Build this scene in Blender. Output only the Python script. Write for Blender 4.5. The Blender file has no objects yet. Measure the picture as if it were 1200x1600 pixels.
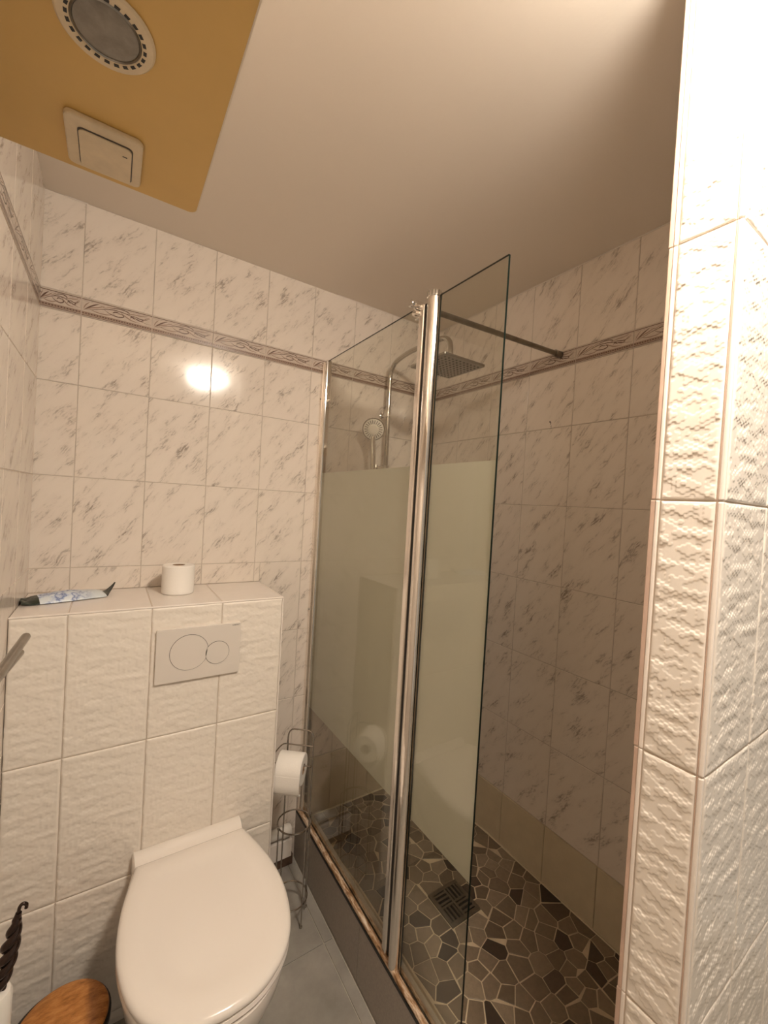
import bpy, bmesh, math, random
import numpy as np
from mathutils import Vector, Matrix

# ------------------------------------------------------------------ camera, world, exposure
H = 1.58                                   # eye height: heights below are written relative to the eye


def Z(z): return z + H


SC = bpy.context.scene
COL = SC.collection
cam_data = bpy.data.cameras.new('camera')
cam = bpy.data.objects.new('camera', cam_data)
COL.objects.link(cam)
cam_data.sensor_fit = 'HORIZONTAL'
cam_data.sensor_width = 36.0
cam_data.lens = 36.0 * 647.44 / 1200.0
cam_data.clip_start = 0.02
RX, UP, FW = (0.8347, -0.5476, 0.0582), (-0.0387, 0.0472, 0.9981), (0.5494, 0.8354, -0.0182)
cam.matrix_world = Matrix(((RX[0], UP[0], -FW[0], 0), (RX[1], UP[1], -FW[1], 0), (RX[2], UP[2], -FW[2], H), (0, 0, 0, 1)))
SC.camera = cam
world = bpy.data.worlds.new('world')
SC.world = world
world.use_nodes = True
world.node_tree.nodes['Background'].inputs[0].default_value = (1.0, 0.88, 0.72, 1)
world.node_tree.nodes['Background'].inputs[1].default_value = 0.32
SC.view_settings.view_transform = 'Standard'
SC.view_settings.look = 'None'
SC.view_settings.gamma = 1.0
SC.view_settings.use_curve_mapping = False
SC.view_settings.exposure = 0.30
LAMP_POWER = 150.0
LAMP_COLOUR = (1.0, 0.895, 0.765)
LAMP = (0.56, 0.03)

# main dimensions (metres, x to the right along the back wall, y into the room)
D, W, L = 1.6905, 1.3969, -0.215           # back wall, shower wall, left wall
CEIL = 0.912
BOX_F, BOX_R, BOX_T = 1.39, 0.516, -0.344  # cistern box front, right side, top
PX, PF, PB = 0.724, 0.228, 0.322           # partition end, room face, shower face
REAR, FAR_R = -1.15, 1.95
SX = 0.757                                 # plane of the shower screen
T = 0.006
G = 0.0046                                 # grout stands this far off the wall plane
rnd = random.Random(7)


# ------------------------------------------------------------------ node helpers
def new_mat(name):
    m = bpy.data.materials.new(name)
    m.use_nodes = True
    nt = m.node_tree
    nt.nodes.clear()
    out = nt.nodes.new('ShaderNodeOutputMaterial')
    return m, nt, out


def nd(nt, typ, ins=None, **props):
    n = nt.nodes.new(typ)
    for k, v in props.items():
        setattr(n, k, v)
    for k, v in (ins or {}).items():
        s = n.inputs[k]
        if isinstance(v, bpy.types.NodeSocket):
            nt.links.new(v, s)
        else:
            s.default_value = v
    return n


def rgba(c): return (c[0], c[1], c[2], 1.0)


def ramp(nt, fac, stops):
    r = nt.nodes.new('ShaderNodeValToRGB')
    e = r.color_ramp.elements
    while len(e) < len(stops): e.new(0.5)
    for el, (p, c) in zip(e, stops):
        el.position = p
        el.color = rgba(c) if len(c) == 3 else c
    nt.links.new(fac, r.inputs[0])
    return r.outputs[0]


def math_n(nt, op, a, b=None, clamp=False):
    n = nt.nodes.new('ShaderNodeMath')
    n.operation = op
    n.use_clamp = clamp
    for i, v in enumerate((a, b)):
        if v is None: continue
        if isinstance(v, bpy.types.NodeSocket): nt.links.new(v, n.inputs[i])
        else: n.inputs[i].default_value = v
    return n.outputs[0]


def vmath(nt, op, a, b=None):
    n = nt.nodes.new('ShaderNodeVectorMath')
    n.operation = op
    for i, v in enumerate((a, b)):
        if v is None: continue
        if isinstance(v, bpy.types.NodeSocket): nt.links.new(v, n.inputs[i])
        else: n.inputs[i].default_value = v
    return n.outputs['Value'] if op in ('LENGTH', 'DISTANCE', 'DOT_PRODUCT') else n.outputs[0]


def mix(nt, fac, a, b, blend='MIX'):
    n = nt.nodes.new('ShaderNodeMix')
    n.data_type = 'RGBA'
    n.blend_type = blend
    for i, v in ((0, fac), (6, a), (7, b)):
        if isinstance(v, bpy.types.NodeSocket): nt.links.new(v, n.inputs[i])
        else: n.inputs[i].default_value = v if i == 0 else rgba(v)
    return n.outputs[2]


def principled(name, colour, rough=0.5, metal=0.0, bump=None, coat=0.0, spec=0.5, vary=None):
    """plain material; bump=(scale, strength, distance); vary=(scale, amount) darkens in soft patches"""
    m, nt, out = new_mat(name)
    col = rgba(colour)
    tc = nd(nt, 'ShaderNodeTexCoord').outputs['Object']
    if vary:
        nz = nd(nt, 'ShaderNodeTexNoise', {'Vector': tc, 'Scale': vary[0], 'Detail': 6.0, 'Roughness': 0.62})
        dark = tuple(c * (1 - vary[1]) for c in colour)
        col = ramp(nt, nz.outputs[0], [(0.3, dark), (0.7, colour)])
    b = nd(nt, 'ShaderNodeBsdfPrincipled', {'Base Color': col, 'Roughness': rough, 'Metallic': metal,
                                           'Coat Weight': coat, 'Specular IOR Level': spec})
    if bump:
        nz = nd(nt, 'ShaderNodeTexNoise', {'Vector': tc, 'Scale': bump[0], 'Detail': 4.0})
        bp = nd(nt, 'ShaderNodeBump', {'Height': nz.outputs[0], 'Strength': bump[1], 'Distance': bump[2]})
        nt.links.new(bp.outputs[0], b.inputs['Normal'])
    nt.links.new(b.outputs[0], out.inputs[0])
    return m


def marble_material():
    m, nt, out = new_mat('marble_glaze')
    tc = nd(nt, 'ShaderNodeTexCoord').outputs['Object']
    rn = nd(nt, 'ShaderNodeObjectInfo').outputs['Random']
    off = nd(nt, 'ShaderNodeCombineXYZ', {'X': math_n(nt, 'MULTIPLY', rn, 37.0), 'Y': 0.0, 'Z': math_n(nt, 'MULTIPLY', rn, 91.0)}).outputs[0]
    flat = vmath(nt, 'MULTIPLY', tc, (1.0, 0.0, 1.0))
    p = vmath(nt, 'ADD', flat, off)
    wob = nd(nt, 'ShaderNodeTexNoise', {'Vector': p, 'Scale': 22.0, 'Detail': 3.0}).outputs['Color']
    p = vmath(nt, 'ADD', p, vmath(nt, 'MULTIPLY', vmath(nt, 'SUBTRACT', wob, (0.5, 0.5, 0.5)), (0.02, 0.0, 0.02)))
    rot = nd(nt, 'ShaderNodeMapping', {'Vector': p, 'Rotation': (0, math.radians(-38), 0)}).outputs[0]   # veins rise steeply to the right
    st = vmath(nt, 'MULTIPLY', rot, (1.0, 1.0, 0.22))
    vein = nd(nt, 'ShaderNodeTexNoise', {'Vector': st, 'Scale': 175.0, 'Detail': 6.0, 'Roughness': 0.66}).outputs[0]
    st2 = vmath(nt, 'MULTIPLY', rot, (1.0, 1.0, 0.30))
    zone = nd(nt, 'ShaderNodeTexNoise', {'Vector': st2, 'Scale': 30.0, 'Detail': 3.0}).outputs[0]
    z = ramp(nt, zone, [(0.47, (0, 0, 0)), (0.70, (1, 1, 1))])
    zb = math_n(nt, 'MULTIPLY', z, 0.14)
    v = math_n(nt, 'ADD', vein, zb)
    core = ramp(nt, v, [(0.570, (0, 0, 0)), (0.69, (1, 1, 1))])
    core = math_n(nt, 'MULTIPLY', core, math_n(nt, 'ADD', math_n(nt, 'MULTIPLY', z, 0.9), 0.10))
    base = mix(nt, zone, (0.81, 0.725, 0.64), (0.73, 0.645, 0.56))
    c1 = mix(nt, math_n(nt, 'MULTIPLY', z, 0.22), base, (0.56, 0.48, 0.41))
    c2 = mix(nt, math_n(nt, 'MULTIPLY', core, 0.78, True), c1, (0.235, 0.18, 0.14))
    b = nd(nt, 'ShaderNodeBsdfPrincipled', {'Base Color': c2, 'Roughness': 0.10, 'Specular IOR Level': 0.5})
    w = nd(nt, 'ShaderNodeTexNoise', {'Vector': vmath(nt, 'ADD', flat, off), 'Scale': 9.0, 'Detail': 1.0}).outputs[0]
    bp = nd(nt, 'ShaderNodeBump', {'Height': w, 'Strength': 0.25, 'Distance': 0.0012})
    nt.links.new(bp.outputs[0], b.inputs['Normal'])
    nt.links.new(b.outputs[0], out.inputs[0])
    return m


def glass_material(name='clear_glass', tint=(0.945, 0.945, 0.91)):
    m, nt, out = new_mat(name)
    bf = nd(nt, 'ShaderNodeNewGeometry').outputs['Backfacing']
    ior = nd(nt, 'ShaderNodeMix', {0: bf, 2: 1.5, 3: 1 / 1.5}).outputs[0]
    fr = nd(nt, 'ShaderNodeFresnel', {'IOR': ior}).outputs[0]
    tr = nd(nt, 'ShaderNodeBsdfTransparent', {'Color': rgba(tint)}).outputs[0]
    gl = nd(nt, 'ShaderNodeBsdfGlossy', {'Color': (0.9, 0.9, 0.9, 1), 'Roughness': 0.0}).outputs[0]
    mx = nd(nt, 'ShaderNodeMixShader', {0: fr, 1: tr, 2: gl}).outputs[0]
    nt.links.new(mx, out.inputs[0])
    return m


def frosted_material():
    m, nt, out = new_mat('sandblasted_glass')
    df = nd(nt, 'ShaderNodeBsdfDiffuse', {'Color': (0.80, 0.79, 0.72, 1)}).outputs[0]
    tl = nd(nt, 'ShaderNodeBsdfTranslucent', {'Color': (0.86, 0.86, 0.80, 1)}).outputs[0]
    a = nd(nt, 'ShaderNodeMixShader', {0: 0.3, 1: df, 2: tl}).outputs[0]
    gl = nd(nt, 'ShaderNodeBsdfGlossy', {'Color': (0.8, 0.8, 0.8, 1), 'Roughness': 0.35}).outputs[0]
    b = nd(nt, 'ShaderNodeMixShader', {0: 0.06, 1: a, 2: gl}).outputs[0]
    nt.links.new(b, out.inputs[0])
    return m


def stone_material():
    m, nt, out = new_mat('mosaic_stone')
    tc = nd(nt, 'ShaderNodeTexCoord').outputs['Object']
    rn = nd(nt, 'ShaderNodeObjectInfo').outputs['Random']
    c = ramp(nt, rn, [(0.0, (0.045, 0.030, 0.020)), (0.14, (0.08, 0.055, 0.037)), (0.22, (0.165, 0.118, 0.075)),
                      (0.6, (0.225, 0.168, 0.112)), (1.0, (0.31, 0.24, 0.165))])
    nz = nd(nt, 'ShaderNodeTexNoise', {'Vector': tc, 'Scale': 60.0, 'Detail': 6.0, 'Roughness': 0.7}).outputs[0]
    c = mix(nt, 0.6, c, ramp(nt, nz, [(0.3, (0.55, 0.55, 0.55)), (0.7, (1.0, 1.0, 1.0))]), 'MULTIPLY')
    b = nd(nt, 'ShaderNodeBsdfPrincipled', {'Base Color': c, 'Roughness': 0.36})
    bp = nd(nt, 'ShaderNodeBump', {'Height': nz, 'Strength': 0.35, 'Distance': 0.001})
    nt.links.new(bp.outputs[0], b.inputs['Normal'])
    nt.links.new(b.outputs[0], out.inputs[0])
    return m


def rust_material():
    m, nt, out = new_mat('rusty_sealant')
    tc = nd(nt, 'ShaderNodeTexCoord').outputs['Object']
    s = vmath(nt, 'MULTIPLY', tc, (3.0, 0.55, 3.0))
    nz = nd(nt, 'ShaderNodeTexNoise', {'Vector': s, 'Scale': 30.0, 'Detail': 6.0, 'Roughness': 0.7}).outputs[0]
    c = ramp(nt, nz, [(0.34, (0.10, 0.045, 0.018)), (0.46, (0.36, 0.20, 0.095)), (0.56, (0.68, 0.52, 0.38)), (0.7, (0.80, 0.70, 0.58))])
    b = nd(nt, 'ShaderNodeBsdfPrincipled', {'Base Color': c, 'Roughness': 0.3})
    bp = nd(nt, 'ShaderNodeBump', {'Height': nz, 'Strength': 0.6, 'Distance': 0.002})
    nt.links.new(bp.outputs[0], b.inputs['Normal'])
    nt.links.new(b.outputs[0], out.inputs[0])
    return m


def wrapper_material():
    """printed plastic film: dark green crimped ends, pale body with blue patches"""
    m, nt, out = new_mat('printed_film')
    tc = nd(nt, 'ShaderNodeTexCoord').outputs['Object']
    sep = nd(nt, 'ShaderNodeSeparateXYZ', {0: tc})
    x = sep.outputs[0]
    n1 = nd(nt, 'ShaderNodeTexNoise', {'Vector': tc, 'Scale': 42.0, 'Detail': 3.0}).outputs[0]
    body = ramp(nt, n1, [(0.42, (0.70, 0.74, 0.78)), (0.5, (0.50, 0.57, 0.70)), (0.56, (0.12, 0.17, 0.38)), (0.62, (0.55, 0.60, 0.70))])
    side = ramp(nt, math_n(nt, 'ADD', x, 0.5), [(0.50, (1, 1, 1)), (0.56, (0, 0, 0))])
    body = mix(nt, side, (0.62, 0.66, 0.68), body)
    ends = math_n(nt, 'MAXIMUM', math_n(nt, 'LESS_THAN', x, -0.078), math_n(nt, 'GREATER_THAN', x, 0.088))
    c = mix(nt, ends, body, (0.010, 0.020, 0.012))
    b = nd(nt, 'ShaderNodeBsdfPrincipled', {'Base Color': c, 'Roughness': 0.3})
    n3 = nd(nt, 'ShaderNodeTexNoise', {'Vector': tc, 'Scale': 60.0, 'Detail': 2.0}).outputs[0]
    bp = nd(nt, 'ShaderNodeBump', {'Height': n3, 'Strength': 0.6, 'Distance': 0.003})
    nt.links.new(bp.outputs[0], b.inputs['Normal'])
    nt.links.new(b.outputs[0], out.inputs[0])
    return m


def wood_material():
    m, nt, out = new_mat('wooden_lid')
    tc = nd(nt, 'ShaderNodeTexCoord').outputs['Object']
    n1 = nd(nt, 'ShaderNodeTexNoise', {'Vector': vmath(nt, 'MULTIPLY', tc, (1, 2.4, 1)), 'Scale': 38.0, 'Detail': 6.0, 'Roughness': 0.65}).outputs[0]
    c = ramp(nt, n1, [(0.3, (0.22, 0.075, 0.012)), (0.5, (0.42, 0.165, 0.035)), (0.7, (0.56, 0.26, 0.075))])
    b = nd(nt, 'ShaderNodeBsdfPrincipled', {'Base Color': c, 'Roughness': 0.38})
    nt.links.new(b.outputs[0], out.inputs[0])
    return m


def emission(name, col, st):
    m, nt, out = new_mat(name)
    e = nd(nt, 'ShaderNodeEmission', {'Color': rgba(col), 'Strength': st})
    nt.links.new(e.outputs[0], out.inputs[0])
    return m


M = {
    'marble': marble_material(),
    'relief': principled('embossed_white_glaze', (0.80, 0.725, 0.64), 0.30),
    'relief_near': principled('embossed_white_glaze_deep', (0.82, 0.745, 0.665), 0.26),
    'grout': principled('grout', (0.60, 0.51, 0.43), 0.8, vary=(14, 0.3)),
    'grout_light': principled('light_grout', (0.58, 0.48, 0.39), 0.8, vary=(10, 0.15)),
    'cream': principled('cream_glaze', (0.66, 0.56, 0.40), 0.16, vary=(18, 0.12)),
    'shelf_tile': principled('smooth_white_glaze', (0.82, 0.745, 0.68), 0.12, vary=(12, 0.05)),
    'plaster': principled('ceiling_paint', (0.86, 0.775, 0.68), 0.75, bump=(120, 0.15, 0.001)),
    'pink': principled('pink_beige_edge', (0.66, 0.47, 0.37), 0.35, vary=(9, 0.25)),
    'bead': principled('white_edge_bead', (0.84, 0.76, 0.69), 0.2),
    'grey_tile': principled('grey_floor_stone', (0.40, 0.37, 0.325), 0.36, vary=(5, 0.4), bump=(30, 0.2, 0.001)),
    'grey_riser': principled('grey_riser_stone', (0.40, 0.35, 0.30), 0.45, vary=(160, 0.25)),
    'floor_grout': principled('floor_grout', (0.55, 0.50, 0.42), 0.8),
    'mosaic_grout': principled('mosaic_grout', (0.66, 0.53, 0.36), 0.7, vary=(20, 0.25)),
    'chrome': principled('chrome', (0.80, 0.77, 0.73), 0.07, 1.0),
    'wire_chrome': principled('dark_chrome_wire', (0.45, 0.41, 0.37), 0.12, 1.0),
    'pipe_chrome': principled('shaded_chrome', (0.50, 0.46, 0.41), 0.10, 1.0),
    'brushed': principled('brushed_steel', (0.33, 0.30, 0.26), 0.32, 1.0),
    'aged_chrome': principled('aged_chrome', (0.86, 0.80, 0.74), 0.16, 1.0, bump=(14, 0.25, 0.004)),
    'dark_steel': principled('tarnished_steel', (0.30, 0.265, 0.22), 0.3, 1.0, vary=(30, 0.3)),
    'gasket': principled('black_gasket', (0.01, 0.009, 0.008), 0.5),
    'glass': glass_material(),
    'glass_edge': principled('green_glass_edge', (0.004, 0.009, 0.007), 0.35, spec=0.25),
    'frost': frosted_material(),
    'stone': stone_material(),
    'rust': rust_material(),
    'ceramic': principled('white_ceramic', (0.82, 0.75, 0.685), 0.10, coat=0.3),
    'lid_plastic': principled('white_seat_plastic', (0.80, 0.73, 0.665), 0.17, bump=(8, 0.12, 0.003)),
    'plate': principled('matt_white_plastic', (0.70, 0.635, 0.57), 0.32),
    'groove': principled('groove_grey', (0.11, 0.09, 0.075), 0.6),
    'paper': principled('toilet_paper', (0.88, 0.83, 0.77), 0.9, bump=(260, 0.4, 0.001)),
    'card': principled('cardboard', (0.30, 0.18, 0.10), 0.85),
    'ochre': principled('ochre_paint', (0.78, 0.50, 0.16), 0.42, vary=(3.2, 0.12), bump=(150, 0.12, 0.0006)),
    'canopy_white': principled('canopy_white_edge', (0.80, 0.70, 0.58), 0.4),
    'old_white': principled('yellowed_plastic', (0.84, 0.68, 0.46), 0.35, vary=(40, 0.15)),
    'spot_glass': principled('frosted_spot_lens', (0.34, 0.30, 0.25), 0.3, vary=(45, 0.45), bump=(60, 0.3, 0.002)),
    'black': principled('black_plastic', (0.012, 0.010, 0.009), 0.35),
    'dark_glass': principled('dark_twisted_glass', (0.055, 0.035, 0.028), 0.06, 0.75),
    'white_plastic': principled('white_plastic', (0.82, 0.77, 0.70), 0.3),
    'film': wrapper_material(),
    'wood': wood_material(),
    'print_dark': principled('border_print_dark', (0.13, 0.075, 0.055), 0.2),
    'print_mid': principled('border_print_brown', (0.32, 0.225, 0.175), 0.2),
    'print_ground': principled('border_print_ground', (0.66, 0.555, 0.47), 0.14, vary=(90, 0.2)),
    'lamp': emission('lamp_glass', LAMP_COLOUR, LAMP_POWER),
    'nozzle': principled('grey_nozzle_rubber', (0.10, 0.09, 0.075), 0.6),
    'head_face': principled('shower_face', (0.88, 0.83, 0.75), 0.3),
}


# ------------------------------------------------------------------ mesh helpers
def build(name, bm, mats, parent=None, smooth=False, bevel=None):
    """link a bmesh given in room coordinates; children are stored relative to their parent"""
    off = Vector((0, 0, 0))
    p = parent
    while p is not None:
        off += p.location
        p = p.parent
    if off.length: bmesh.ops.translate(bm, verts=bm.verts, vec=-off)
    bmesh.ops.recalc_face_normals(bm, faces=bm.faces)
    me = bpy.data.meshes.new(name)
    bm.to_mesh(me); bm.free()
    if not isinstance(mats, (list, tuple)): mats = [mats]
    for m in mats: me.materials.append(m)
    if smooth:
        for f in me.polygons: f.use_smooth = True
        me.set_sharp_from_angle(angle=math.radians(40))
    o = bpy.data.objects.new(name, me)
    COL.objects.link(o)
    o.parent = parent
    if bevel:
        md = o.modifiers.new('bevel', 'BEVEL'); md.width = bevel[0]; md.segments = bevel[1]; md.limit_method = 'ANGLE'
        md.harden_normals = False
    return o


def thing(name, label, cat, loc=(0, 0, 0), group=None):
    o = bpy.data.objects.new(name, None)
    o.empty_display_size = 0.05
    COL.objects.link(o)
    o.location = loc
    o['label'] = label; o['category'] = cat
    if group: o['group'] = group
    return o


def tag(o, label, cat, group=None):
    o['label'] = label; o['category'] = cat
    if group: o['group'] = group
    return o


def struct(o):
    o['kind'] = 'structure'
    return o


def box(bm, x0, x1, y0, y1, z0, z1, mi=0):
    vs = [bm.verts.new(v) for v in ((x0, y0, z0), (x1, y0, z0), (x1, y1, z0), (x0, y1, z0),
                                    (x0, y0, z1), (x1, y0, z1), (x1, y1, z1), (x0, y1, z1))]
    fs = []
    for q in ((0, 3, 2, 1), (4, 5, 6, 7), (0, 1, 5, 4), (2, 3, 7, 6), (1, 2, 6, 5), (3, 0, 4, 7)):
        f = bm.faces.new([vs[i] for i in q]); f.material_index = mi; fs.append(f)
    return fs


def frame_of(axis):
    a = Vector(axis).normalized()
    h = Vector((0, 0, 1)) if abs(a.z) < 0.9 else Vector((1, 0, 0))
    u = a.cross(h).normalized()
    return u, a.cross(u).normalized(), a


def lathe(bm, prof, loc=(0, 0, 0), axis=(0, 0, 1), n=32, mi=0, sx=1.0, close=False):
    """prof: (radius, height) along axis"""
    if tuple(axis) == (0, 0, 1): u, v, a = Vector((1, 0, 0)), Vector((0, 1, 0)), Vector((0, 0, 1))
    else: u, v, a = frame_of(axis)
    loc = Vector(loc)
    rings = []
    for r, h in prof:
        if r < 1e-6: rings.append([bm.verts.new(loc + a * h)])
        else: rings.append([bm.verts.new(loc + a * h + u * (r * sx * math.cos(2 * math.pi * i / n)) + v * (r * math.sin(2 * math.pi * i / n))) for i in range(n)])
    pairs = list(zip(rings, rings[1:]))
    if close: pairs.append((rings[-1], rings[0]))
    for A, B in pairs:
        for i in range(n):
            j = (i + 1) % n
            if len(A) == 1 and len(B) == 1: continue
            if len(A) == 1: f = bm.faces.new((A[0], B[i], B[j]))
            elif len(B) == 1: f = bm.faces.new((A[i], B[0], A[j]))
            else: f = bm.faces.new((A[i], B[i], B[j], A[j]))
            f.material_index = mi


def tube(bm, pts, r, n=10, closed=False, mi=0, cap=True):
    pts = [Vector(p) for p in pts]
    rr = r if isinstance(r, (list, tuple)) else [r] * len(pts)
    rings, u = [], None
    N = len(pts)
    for i, p in enumerate(pts):
        if closed: t = (pts[(i + 1) % N] - pts[i - 1]).normalized()
        else: t = (pts[min(i + 1, N - 1)] - pts[max(i - 1, 0)]).normalized()
        if u is None: u = frame_of(t)[0]
        u = (u - t * u.dot(t)).normalized()
        v = t.cross(u)
        rings.append([bm.verts.new(p + (u * math.cos(2 * math.pi * k / n) + v * math.sin(2 * math.pi * k / n)) * rr[i]) for k in range(n)])
    prs = list(zip(rings, rings[1:])) + ([(rings[-1], rings[0])] if closed else [])
    for A, B in prs:
        for k in range(n):
            f = bm.faces.new((A[k], A[(k + 1) % n], B[(k + 1) % n], B[k])); f.material_index = mi
    if cap and not closed:
        bm.faces.new(rings[0][::-1]).material_index = mi
        bm.faces.new(rings[-1]).material_index = mi


def smooth_path(pts, k=6):
    pts = [Vector(p) for p in pts]
    out = []
    for i in range(len(pts) - 1):
        p0, p1, p2, p3 = pts[max(i - 1, 0)], pts[i], pts[i + 1], pts[min(i + 2, len(pts) - 1)]
        for s in range(k):
            t = s / k
            out.append(0.5 * ((2 * p1) + (p2 - p0) * t + (2 * p0 - 5 * p1 + 4 * p2 - p3) * t * t + (3 * p1 - p0 - 3 * p2 + p3) * t ** 3))
    out.append(pts[-1])
    return out


def prism(bm, poly, z0, z1, mi=0, place=None):
    """extrude a 2D polygon; place(x, y, z) maps to room coordinates"""
    place = place or (lambda x, y, z: (x, y, z))
    a = [bm.verts.new(place(x, y, z0)) for x, y in poly]
    b = [bm.verts.new(place(x, y, z1)) for x, y in poly]
    f = [bm.faces.new(a[::-1]), bm.faces.new(b)]
    n = len(poly)
    for i in range(n): f.append(bm.faces.new((a[i], a[(i + 1) % n], b[(i + 1) % n], b[i])))
    for q in f: q.material_index = mi
    return f


def rounded_rect(x0, x1, y0, y1, r, n=6, corners=(1, 1, 1, 1)):
    out = []
    for (cx, cy, a0, on) in ((x1 - r, y0 + r, -90, corners[0]), (x1 - r, y1 - r, 0, corners[1]), (x0 + r, y1 - r, 90, corners[2]), (x0 + r, y0 + r, 180, corners[3])):
        if on:
            for i in range(n + 1):
                a = math.radians(a0 + 90 * i / n); out.append((cx + r * math.cos(a), cy + r * math.sin(a)))
        else:
            out.append((x1 if a0 in (-90, 0) else x0, y0 if a0 in (-90, 180) else y1))
    return out


# ------------------------------------------------------------------ tiles: one shared mesh per size, each tile an object
_tile_cache = {}


def tile_mesh(w, h, mat, t=T, ch=0.0012):
    key = (round(w, 4), round(h, 4), mat, round(t, 4))
    if key in _tile_cache: return _tile_cache[key]
    bm = bmesh.new()
    x0, x1, z0, z1 = -w / 2, w / 2, -h / 2, h / 2
    rings = []
    for (i, y) in ((0, 0.0), (0, -(t - ch)), (ch, -t)):
        rings.append([bm.verts.new(v) for v in ((x0 + i, y, z0 + i), (x1 - i, y, z0 + i), (x1 - i, y, z1 - i), (x0 + i, y, z1 - i))])
    for A, B in zip(rings, rings[1:]):
        for k in range(4): bm.faces.new((A[k], A[(k + 1) % 4], B[(k + 1) % 4], B[k]))
    bm.faces.new(rings[-1])
    bmesh.ops.recalc_face_normals(bm, faces=bm.faces)
    me = bpy.data.meshes.new('tile')
    bm.to_mesh(me); bm.free()
    me.materials.append(M[mat])
    _tile_cache[key] = me
    return me


def value_noise(x, z, lx, lz, seed):
    g = np.random.RandomState(seed).rand(96, 96)
    u, v = x / lx + 40, z / lz + 40
    i, j = np.floor(u).astype(int), np.floor(v).astype(int)
    a, b = u - i, v - j
    a, b = a * a * (3 - 2 * a), b * b * (3 - 2 * b)
    q = lambda p, r: g[p % 96, r % 96]
    return (q(i, j) * (1 - a) + q(i + 1, j) * a) * (1 - b) + (q(i, j + 1) * (1 - a) + q(i + 1, j + 1) * a) * b


def hex_height(x, z, cell, levels, blur):
    """flat hexagons stepped along a ripple that runs sideways; blur averages a few taps into soft steps"""
    out = np.zeros_like(x)
    taps = [(math.cos(k * math.pi / 3) * blur, math.sin(k * math.pi / 3) * blur) for k in range(6)] + [(0, 0)]
    for dx, dz in taps:
        u, v = (x + dx) / (cell * 1.85), (z + dz) / cell
        p1u, p1v = np.floor(u + .5), np.floor(v + .5)
        p2u, p2v = np.floor(u) + .5, np.floor(v) + .5
        d1 = ((u - p1u) * 1.85) ** 2 + (v - p1v) ** 2
        d2 = ((u - p2u) * 1.85) ** 2 + (v - p2v) ** 2
        cu = np.where(d1 < d2, p1u, p2u) * cell * 1.85
        cv = np.where(d1 < d2, p1v, p2v) * cell
        n = 0.72 * value_noise(cu, cv, 0.034, 0.0125, 4) + 0.28 * value_noise(cu + 7, cv + 3, 0.011, 0.0065, 9)
        out += np.round(n * levels) / levels
    return out / len(taps)


def relief_mesh(w, h, mat, step, amp, cell=0.0068, levels=6, t=T):
    """embossed tile: real height field on the front, smooth margin, closed rim"""
    key = ('relief', round(w, 4), round(h, 4), mat)
    if key in _tile_cache: return _tile_cache[key]
    nx, nz = max(2, int(w / step)), max(2, int(h / step))
    X, Zg = np.meshgrid(np.linspace(-w / 2, w / 2, nx + 1), np.linspace(-h / 2, h / 2, nz + 1))
    hh = hex_height(X, Zg, cell, levels, step * 0.55) - 0.5
    edge = np.minimum(np.minimum(w / 2 - abs(X), h / 2 - abs(Zg)) / 0.004, 1.0)
    Y = -(t + (hh + 0.35) * amp * edge) + np.where(edge < 0.06, 0.0008, 0.0)
    co = np.stack([X, Y, Zg], -1).reshape(-1, 3)
    idx = np.arange((nx + 1) * (nz + 1)).reshape(nz + 1, nx + 1)
    f = np.stack([idx[:-1, :-1], idx[:-1, 1:], idx[1:, 1:], idx[1:, :-1]], -1).reshape(-1, 4)
    rim = np.concatenate([idx[0, :], idx[1:, -1], idx[-1, -2::-1], idx[-2:0:-1, 0]])
    back = co[rim].copy(); back[:, 1] = 0.0
    b0 = len(co)
    n = len(rim)
    side = np.array([[b0 + k, b0 + (k + 1) % n, rim[(k + 1) % n], rim[k]] for k in range(n)])
    me = bpy.data.meshes.new('embossed_tile')
    me.from_pydata(np.concatenate([co, back]).tolist(), [], np.concatenate([f, side]).tolist())
    me.update()
    me.materials.append(M[mat])
    for p in me.polygons: p.use_smooth = True
    me.set_sharp_from_angle(angle=math.radians(60))
    _tile_cache[key] = me
    return me


ROT = {'back': 0.0, 'right': -math.pi / 2, 'left': math.pi / 2}


def put_tile(parent, name, side, plane, u0, u1, z0, z1, mat, gap=0.0022, t=T, mesh=None, tilt=True):
    """side says which way the wall faces; u runs along x (back) or y (right, left); plane is the wall surface"""
    w, h = abs(u1 - u0) - gap, (z1 - z0) - gap
    if w < 0.004 or h < 0.004: return None
    if mat == 'relief': me = relief_mesh(w, h, mat, 0.0023, 0.0036)
    elif mat == 'relief_near': me = relief_mesh(w, h, mat, 0.0011, 0.0027)
    else: me = mesh or tile_mesh(w, h, mat, t)
    o = bpy.data.objects.new(name, me)
    COL.objects.link(o)
    uc, zc = (u0 + u1) / 2, Z((z0 + z1) / 2)
    o.location = (uc, plane, zc) if side == 'back' else (plane, uc, zc)
    j = 0.0006 if tilt else 0
    o.rotation_euler = (rnd.uniform(-j, j), 0, ROT[side] + rnd.uniform(-j, j))
    o.parent = parent
    return o


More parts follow.
